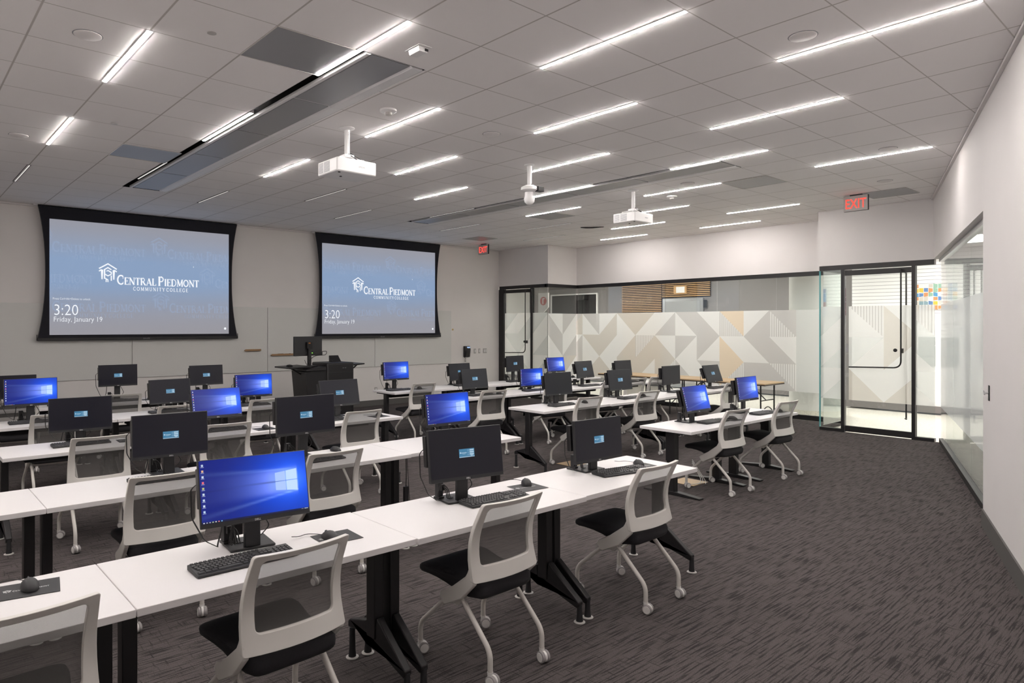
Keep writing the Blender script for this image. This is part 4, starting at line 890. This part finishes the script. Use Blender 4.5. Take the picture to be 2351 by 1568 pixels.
for x, y, z, yaw, tilt, zt, kind, row, l, bl in MON:
    o = protos[kind] if kind not in usedm else copy_tree(protos[kind]); usedm.add(kind)
    a = R(yaw); back = .11
    o.location = (x - math.sin(a) * back, y + math.cos(a) * back, zt); o.rotation_euler = (0, 0, a)
    for ch in o.children:
        if ch.name.startswith('housing'): ch.location = (0, -back, z - zt); ch.rotation_euler = (R(-tilt), 0, 0)
        if ch.name.startswith('stand_cable'): ch.scale = (1, 1, z - zt)
        if ch.name.startswith('stand_neck'): ch.location = (0, -.078, .012); ch.scale = (1, 1, z - zt - .02)
    tag(o, '%s, %s, %s block, %s' % (KT[kind], row, 'left' if bl == 'l' else 'right', l), 'monitor', 'desk monitors')

# ---- keyboards, mice, mouse pads, power boxes
def make_keyboard():
    t = thing('keyboard', '', 'keyboard')
    build(MB().prism([(-.065, .002), (-.065, .012), (.065, .024), (.065, .002)], -.221, .221), 'body', 'blackp', t, bev=.003)
    m = MB()
    def key(x, y, w=.0165, d=.0155):
        z = .012 + (y + .065) / .13 * .012; v = [(x - w / 2, y - d / 2, z), (x + w / 2, y - d / 2, z), (x + w / 2, y + d / 2, z + .0014), (x - w / 2, y + d / 2, z + .0014)]
        i = .0018; u = [(x - w / 2 + i, y - d / 2 + i, z + .0045), (x + w / 2 - i, y - d / 2 + i, z + .0045), (x + w / 2 - i, y + d / 2 - i, z + .0058), (x - w / 2 + i, y + d / 2 - i, z + .0058)]
        m.add(v + u, [(4, 5, 6, 7), (0, 1, 5, 4), (1, 2, 6, 5), (2, 3, 7, 6), (3, 0, 4, 7)])
    p = .019
    for r in range(4):
        y = .032 - r * .0185
        for k in range(14 - (r == 3)): key(-.206 + .0095 * (r * .5) + k * p, y)
    for k in range(16): key(-.206 + k * .0184 + (k // 4) * .002, .053, .0155, .011)
    for k, w in ((-.200, .024), (-.172, .022), (-.146, .022), (-.08, .10), (-.014, .022), (.012, .022), (.04, .024)): key(k, -.0435, w)
    for r in range(4):
        for k in range(4): key(.150 + k * .0188, .032 - r * .0185)
    for k in range(3): key(.081 + k * .0188, .032); key(.081 + k * .0188, .0135); key(.081 + k * .0188, -.0435)
    key(.0998, -.024); key(.155, -.0435, .034); key(.1876, -.0435)
    build(m, 'keycaps', 'keycap', t, smooth=0); return t
def make_mouse():
    t = thing('computer_mouse', '', 'mouse'); m = MB(); n = 20
    for i in range(9):
        f = i / 8; yy = -.056 + .112 * f; w = .031 * math.sin(PI * min(1, max(0, (f * .92 + .04)))) ** .42; hh = .038 * math.sin(PI * (f * .86 + .07)) ** .7
        for k in range(n): a = PI * k / (n - 1); m.v.append((w * math.cos(a), yy, .002 + hh * math.sin(a) ** .8))
    for i in range(8):
        for k in range(n - 1): a = i * n + k; m.f.append((a, a + 1, a + n + 1, a + n)); m.m.append(0)
    for i in (0, 8): m.f.append(tuple(range(i * n, i * n + n))); m.m.append(0)
    b = build(m, 'body', 'blackp', t, smooth=60); build(MB().lathe([(.010, -.003), (.011, 0), (.010, .003)], (0, .032, .026), 14, 'x'), 'scroll_wheel', 'keycap', t)
    m = MB(); m.tube(bend([(0, .055, .008), (-.005, .09, .006), (-.04, .135, .006), (-.09, .125, .006), (-.115, .15, .006)], .05, 6), .0017, 6); build(m, 'cable', 'black', t); return t
def make_pad():
    t = thing('mouse_pad', '', 'mouse pad'); build(MB().box(-.10, .10, -.085, .085, .0008, .0028), 'pad', 'blackp', t, bev=.001)
    m = MB(); F = lambda a, b: (a, b, .0031); strokes(m, EMB, -.088, -.008, .028, .030, F); serif_text(m, 'CENTRAL PIEDMONT', -.056, -.006, .014, F); build(m, 'printed_lettering', 'tagw', t, smooth=0); return t
def make_power():
    t = thing('power_box', '', 'power box'); build(MB().box(-.022, .022, -.022, .022, 0, .012), 'base', 'black', t, bev=.002); build(MB().box(-.019, .019, -.016, .016, .012, .095), 'tower', 'blackp', t, bev=.003)
    m = MB()
    for a, b in ((.0, .0), (.012, .01), (-.012, .02)): m.tube(bend([(a, -.018, .075 + b), (a + .02, -.045, .06), (a + .03, -.05, .004), (a + .045, -.06, .004)], .02), .003, 6)
    build(m, 'plug_cables', 'black', t); build(MB().box(-.012, .012, -.036, -.018, .05, .085), 'plug', 'black', t, bev=.002); return t
kb0, ms0, pd0, pw0 = make_keyboard(), make_mouse(), make_pad(), make_power(); uk = um = up = uw = False
KB = {0: (1.18, 2.815, 0), 1: (2.715, 2.878, -3), 2: (3.90, 2.855, -10), 3: (1.42, 4.69, -3), 6: (1.29, 6.53, 0), 9: (1.20, 8.34, 0), 10: (2.57, 8.33, 0), 8: (3.62, 6.47, 0), 27: (6.98, 3.90, -3), 28: (8.13, 3.885, -3), 25: (9.36, 5.80, 0), 24: (8.0, 5.72, 0)}
MS = {0: (1.62, 2.86, 8), 1: (3.13, 3.03, -30), 2: (4.20, 2.93, -25), 4: (2.80, 4.86, 10)}
PD = {0: (1.66, 2.87, -4), 1: (3.09, 2.98, -6), 2: (4.19, 2.88, -8), 8: (4.25, 6.42, 0), 7: (2.87, 6.36, 0), 27: (7.33, 3.86, -3), 28: (8.46, 3.86, -2)}
def put(proto, first, loc_, rz, label, cat, grp):
    o = proto if first else copy_tree(proto); o.location = loc_; o.rotation_euler.z = R(rz); tag(o, label, cat, grp); return o
RN = {'nearest row': 1, 'second row': 2, 'third row': 3, 'fourth row': 4, 'back row': 5}
BACK = {'l1': 3.215, 'l2': 4.98, 'l3': 6.835, 'l4': 8.665, 'l5': 10.305, 'r5': 9.125, 'r3': 7.745, 'r2': 6.095, 'r1': 4.28}
for i, (x, y, z, yaw, tilt, zt, kind, row, l, bl) in enumerate(MON):
    blk = 'left' if bl == 'l' else 'right'; where = 'monitor %s, %s of %s block' % ({'desk': 'with blue desktop', 'login': 'with login box', 'blank': 'with blank screen'}[kind], row, blk)
    lw = ' '.join(l.split()[:5]).strip(',')
    k = KB.get(i, (x - .02 + .05 * math.sin(i * 2.1), y - .125, 3 * math.sin(i * 1.7)))
    put(kb0, not uk, (k[0], k[1], zt + .0005), k[2], 'black keyboard, %s, %s block, its monitor %s' % (row, blk, l), 'keyboard', 'black keyboards'); uk = True
    pdd = PD.get(i, (x + .36, y - .14, -3)); has = kind != 'blank' and i not in (4, 10, 12)
    if has: put(pd0, not up, (pdd[0], pdd[1], zt + .0002), pdd[2], 'black printed mouse pad, %s, %s block, monitor %s' % (row, blk, l), 'mouse pad', 'printed mouse pads'); up = True
    mm_ = MS.get(i, (pdd[0] + .01, pdd[1] + .005, -10 + 9 * math.sin(i)))
    put(ms0, not um, (mm_[0], mm_[1], zt + (.003 if has else .0005)), mm_[2], 'black mouse, %s, %s block, monitor %s' % (row, blk, l), 'mouse', 'black computer mice'); um = True
    put(pw0, not uw, (x - .072, y + .155, zt + .0125), 5, 'black power box, %s, %s block, monitor %s' % (row, blk, l), 'power box', 'black desk power boxes'); uw = True
put(pd0, False, (.43, 3.07, .7452), -9, 'black printed mouse pad at the lower left edge of the picture', 'mouse pad', 'printed mouse pads')
put(ms0, False, (.43, 3.075, .748), 0, 'black mouse at the lower left edge of the picture', 'mouse', 'black computer mice')
# cable bundle on the nearest monitor base, and the adaptor hanging under the second row
m = MB()
for k in range(5):
    a = k * 1.3; m.tube(bend([(0, 0, .12), (.01 * math.cos(a), .01 * math.sin(a), .06), (.016 * math.cos(a), .016 * math.sin(a), .01), (.012 * math.cos(a + 2), .014 * math.sin(a + 2), .035), (0, 0, .07)], .02), .0022, 6)
o = build(m, 'cable_bundle', 'black'); o.location = (1.20, 3.0, .758); tag(o, 'tied bundle of black cable beside the stand of the big blue monitor', 'cable')
t = thing('power_adaptor', 'black power adaptor hanging on its cord under the second row table', 'adaptor', (3.33, 4.62, .42)); b = build(MB().box(-.022, .022, -.012, .012, -.13, 0), 'body', 'black', t, bev=.003); build(MB().box(.018, .0225, -.004, .004, -.125, -.118), 'indicator_light', 'led', b)
m = MB(); m.tube(bend([(0, 0, .25), (.005, 0, .1), (0, 0, 0)], .05), .004, 6); m.tube(bend([(0, 0, -.13), (.02, 0, -.19), (.04, 0, -.12), (.02, 0, .1), (.01, 0, .25)], .03), .0025, 6); build(m, 'cord', 'black', t)
# floor boxes with white cords
for x, y, l, s in ((6.93, 4.17, 'tan floor plate under the low left table of the right block', .30), (6.70, 5.68, 'tan floor plate under the second row of right block', .28)):
    t = thing('floor_plate', l, 'floor plate', (x, y, 0), 0, 'tan floor plates'); build(MB().box(-s / 2, s / 2, -s / 2, s / 2, .001, .006), 'plate', 'oak2', t, bev=.002) if 'oak2' in M else build(MB().box(-s / 2, s / 2, -s / 2, s / 2, .001, .006), 'plate', 'tan', t, bev=.002)
m = MB()
for k in range(3): m.tube(bend([(0, 0, .20 + .02 * k), (-.02, -.12 - .02 * k, .05), (-.10 + .06 * k, -.16, .006), (-.22 + .08 * k, -.10 - .05 * k, .006)], .06), .0035, 6)
o = build(m, 'white_power_cords', 'white'); o.location = (7.02, 4.18, .004); tag(o, 'white cords trailing over the tan floor plate under the low table', 'cord')

# ================================================================== FOLDING TABLES BY THE GLASS
def folding(y, label):
    t = thing('folding_table', label, 'table', (12.22, y, 0), 0, 'tan folding tables')
    tp = build(MB().box(-.38, .38, -.912, .912, .722, .742), 'tabletop', 'tan', t, bev=.003); build(MB().box(-.383, .383, -.916, .916, .700, .7215), 'edge_apron', 'tanedge', t, bev=.003)
    for s in (-1, 1):
        yy = s * .78
        for x in (-.26, .26):
            m = MB(); m.tube([(x, yy, .70), (x, yy, .01)], .013, 10); build(m, 'leg', 'black', t)
        m = MB(); m.tube([(-.26, yy, .40)] + [(-.26 + .52 * k / 12, yy, .16 + .14 * math.sin(PI * k / 12)) for k in range(13)] + [(.26, yy, .16)], .009, 8); m.tube([(-.26, yy, .42), (.26, yy, .42)], .009, 8); build(m, 'leg_brace', 'black', t)
        m = MB(); m.tube([(-.05, yy, .42), (-.05, yy - s * .30, .69)], .010, 8); build(m, 'folding_strut', 'black', t)
    return t
folding(6.55, 'tan folding table by the far glass wall, the right one, nearer the round column'); folding(8.39, 'tan folding table by the far glass wall, the left one, mostly behind monitors')

# ================================================================== BEYOND THE GLASS
t = thing('round_column', 'white round column standing in the corridor behind the far glass', 'column', (14.35, 5.78, 0)); build(MB().lathe([(.50, 0), (.50, 3.32)], n=40), 'shaft', 'corrw', t); build(MB().lathe([(.505, -.02), (.505, .10)], n=40), 'base_ring', 'terr', t)
def slats(y0, y1, z0, z1, label):
    t = thing('wood_slat_panel', label, 'slat panel', (17.58, (y0 + y1) / 2, 0), 0, 'wood slat panels'); h2 = (y1 - y0) / 2
    build(MB().box(-.012, .018, -h2, h2, z0, z1), 'backing', 'dark', t, smooth=0); m = MB(); z = z0 + .02
    while z < z1 - .02: m.box(-.045, -.012, -h2, h2, z, z + .024); z += .052
    build(m, 'slats', 'slat', t, smooth=0)
slats(11.45, 12.85, .2, 3.2, 'horizontal wood slat panel left of the lift, seen above the frosted band'); slats(9.9, 11.42, 2.60, 3.2, 'horizontal wood slat panel over the lift doors')
t = thing('lift_sign', 'small wood-framed display above the lift doors', 'sign', (17.50, 10.79, 2.80)); build(MB().box(-.03, .02, -.20, .20, -.10, .12), 'frame', 'slat', t, smooth=0); build(MB().box(-.034, -.03, -.15, .12, -.075, .095), 'display', 'white', t, smooth=0)
t = thing('lift_doors', 'steel lift doorway seen above the frosted band', 'lift', (17.56, 10.72, 0)); build(MB().box(-.03, .02, -.62, .68, 0, 2.56), 'frame', 'silver', t, smooth=0); build(MB().box(-.034, -.03, -.52, .58, 0, 2.48), 'door_panel', 'grey', t, smooth=0); build(MB().box(-.04, -.031, -.80 + .06, -.64, 2.28, 2.5), 'call_display', 'black', t, smooth=0)
t = thing('wall_screen', 'dark wall opening framed in white behind the far glass, left of the slats', 'screen', (17.58, 14.81, 0)); m = MB(); m.box(-.05, .01, -1.0, 1.0, 2.80, 2.84); m.box(-.05, .01, -1.0, -.96, 1.7, 2.8); m.box(-.05, .01, .96, 1.0, 1.7, 2.8); build(m, 'frame', 'white', t, smooth=0); build(MB().box(-.02, .01, -.96, .96, 1.7, 2.8), 'dark_panel', 'dark', t, smooth=0); build(MB().box(-.24, -.02, -.62, -.28, 2.62, 2.76), 'bracket_box', 'black', t, smooth=0)
t = thing('hanging_plaque', 'white plaque with red round emblem behind the far glass by the left door', 'sign', (13.6, 12.52, 2.30)); build(MB().prism([(.19, -.32), (.19, .36), (-.19, .36), (-.19, -.02)], -.012, .012), 'plate', 'white', t, smooth=0)
m = MB(); m.tube([(0, .15, .36), (0, .15, 1.02)], .003, 6); m.tube([(0, -.15, .36), (0, -.15, 1.02)], .003, 6); build(m, 'hanging_wire', 'silver', t)
b = build(MB().lathe([(.115, -.016), (.115, -.012)], (0, 0, .14), 24, 'x'), 'emblem', 'red', t); m = MB(); m.box(-.020, -.0165, -.005, .035, .06, .19); m.box(-.020, -.0165, -.05, .035, .19, .22); build(m, 'emblem_mark', 'white', b, smooth=0)
for y, l in ((4.37, 'dark green board on the corridor wall, left of the two behind the glass'), (3.98, 'dark green board on the corridor wall, right of the two behind the glass')):
    t = thing('wall_board', l, 'board', (16.19, y, 1.25), 0, 'green boards'); build(MB().box(-.02, .0, -.14, .14, -.30, .11), 'lower_panel', 'green', t, smooth=0); build(MB().box(-.02, .0, -.14, .14, .13, .29), 'upper_panel', 'green', t, smooth=0)
def art(x, y, z, w, h, pal, label, seed):
    rr = random.Random(seed); t = thing('wall_picture', label, 'picture', (x, y, z)); m = MB(); cols = []
    build(MB().box(-.02, 0, -w / 2, w / 2, -h / 2, h / 2), 'panel', 'white', t, smooth=0)
    for i in range(9):
        for k in range(6):
            y0, y1, z0, z1 = -w / 2 + w * i / 9, -w / 2 + w * (i + 1) / 9, -h / 2 + h * k / 6, -h / 2 + h * (k + 1) / 6; q = .004
            d = [rr.uniform(-.012, .012) for _ in range(4)]
            m.poly([(-.022, y0 + q, z0 + q + d[0]), (-.022, y0 + q, z1 - q + d[1]), (-.022, y1 - q, z1 - q + d[2]), (-.022, y1 - q, z0 + q + d[3])]); cols.append(rr.choice(pal))
    build(m, 'print', 'art', t, colors=cols, smooth=0)
art(16.19, 4.22, 2.36, .74, .52, [(.8, .45, .05), (.1, .2, .42), (.25, .42, .32), (.75, .75, .7), (.08, .28, .5), (.6, .25, .1), (.2, .3, .35), (.55, .5, .45)], 'colourful collage picture on the white corridor wall behind the right glass', 3)
art(16.19, 2.9, 2.30, .8, .6, [(.03, .12, .45), (.03, .20, .5), (.25, .04, .08), (.02, .1, .3)], 'deep blue picture on the corridor wall farther right behind the glass', 5)
# latch on the right wall
t = thing('wall_latch', 'small black latch plate with lever on the white right wall', 'latch', PT @ Vector((1.30, .002, 1.20)), PA); build(MB().box(-.02, .02, 0, .006, -.065, .065), 'plate', 'black', t, bev=.002); m = MB(); m.tube([(0, .006, .0), (0, .035, .0)], .008, 8); m.tube([(-.03, .035, -.01), (.035, .035, .012)], .006, 8); build(m, 'lever', 'silver', t)
t = thing('corridor_bench_leg', 'chrome floor stand low behind the right glass wall', 'stand', PT @ Vector((3.4, -.75, -.035))); build(MB().box(-.30, .30, -.22, .22, 0, .012), 'base_plate', 'grey', t, bev=.003); m = MB(); m.tube([(0, 0, .01), (0, 0, .35)], .02, 12); m.tube([(-.2, 0, .3), (.2, 0, .3)], .012, 10); build(m, 'post', 'silver', t)
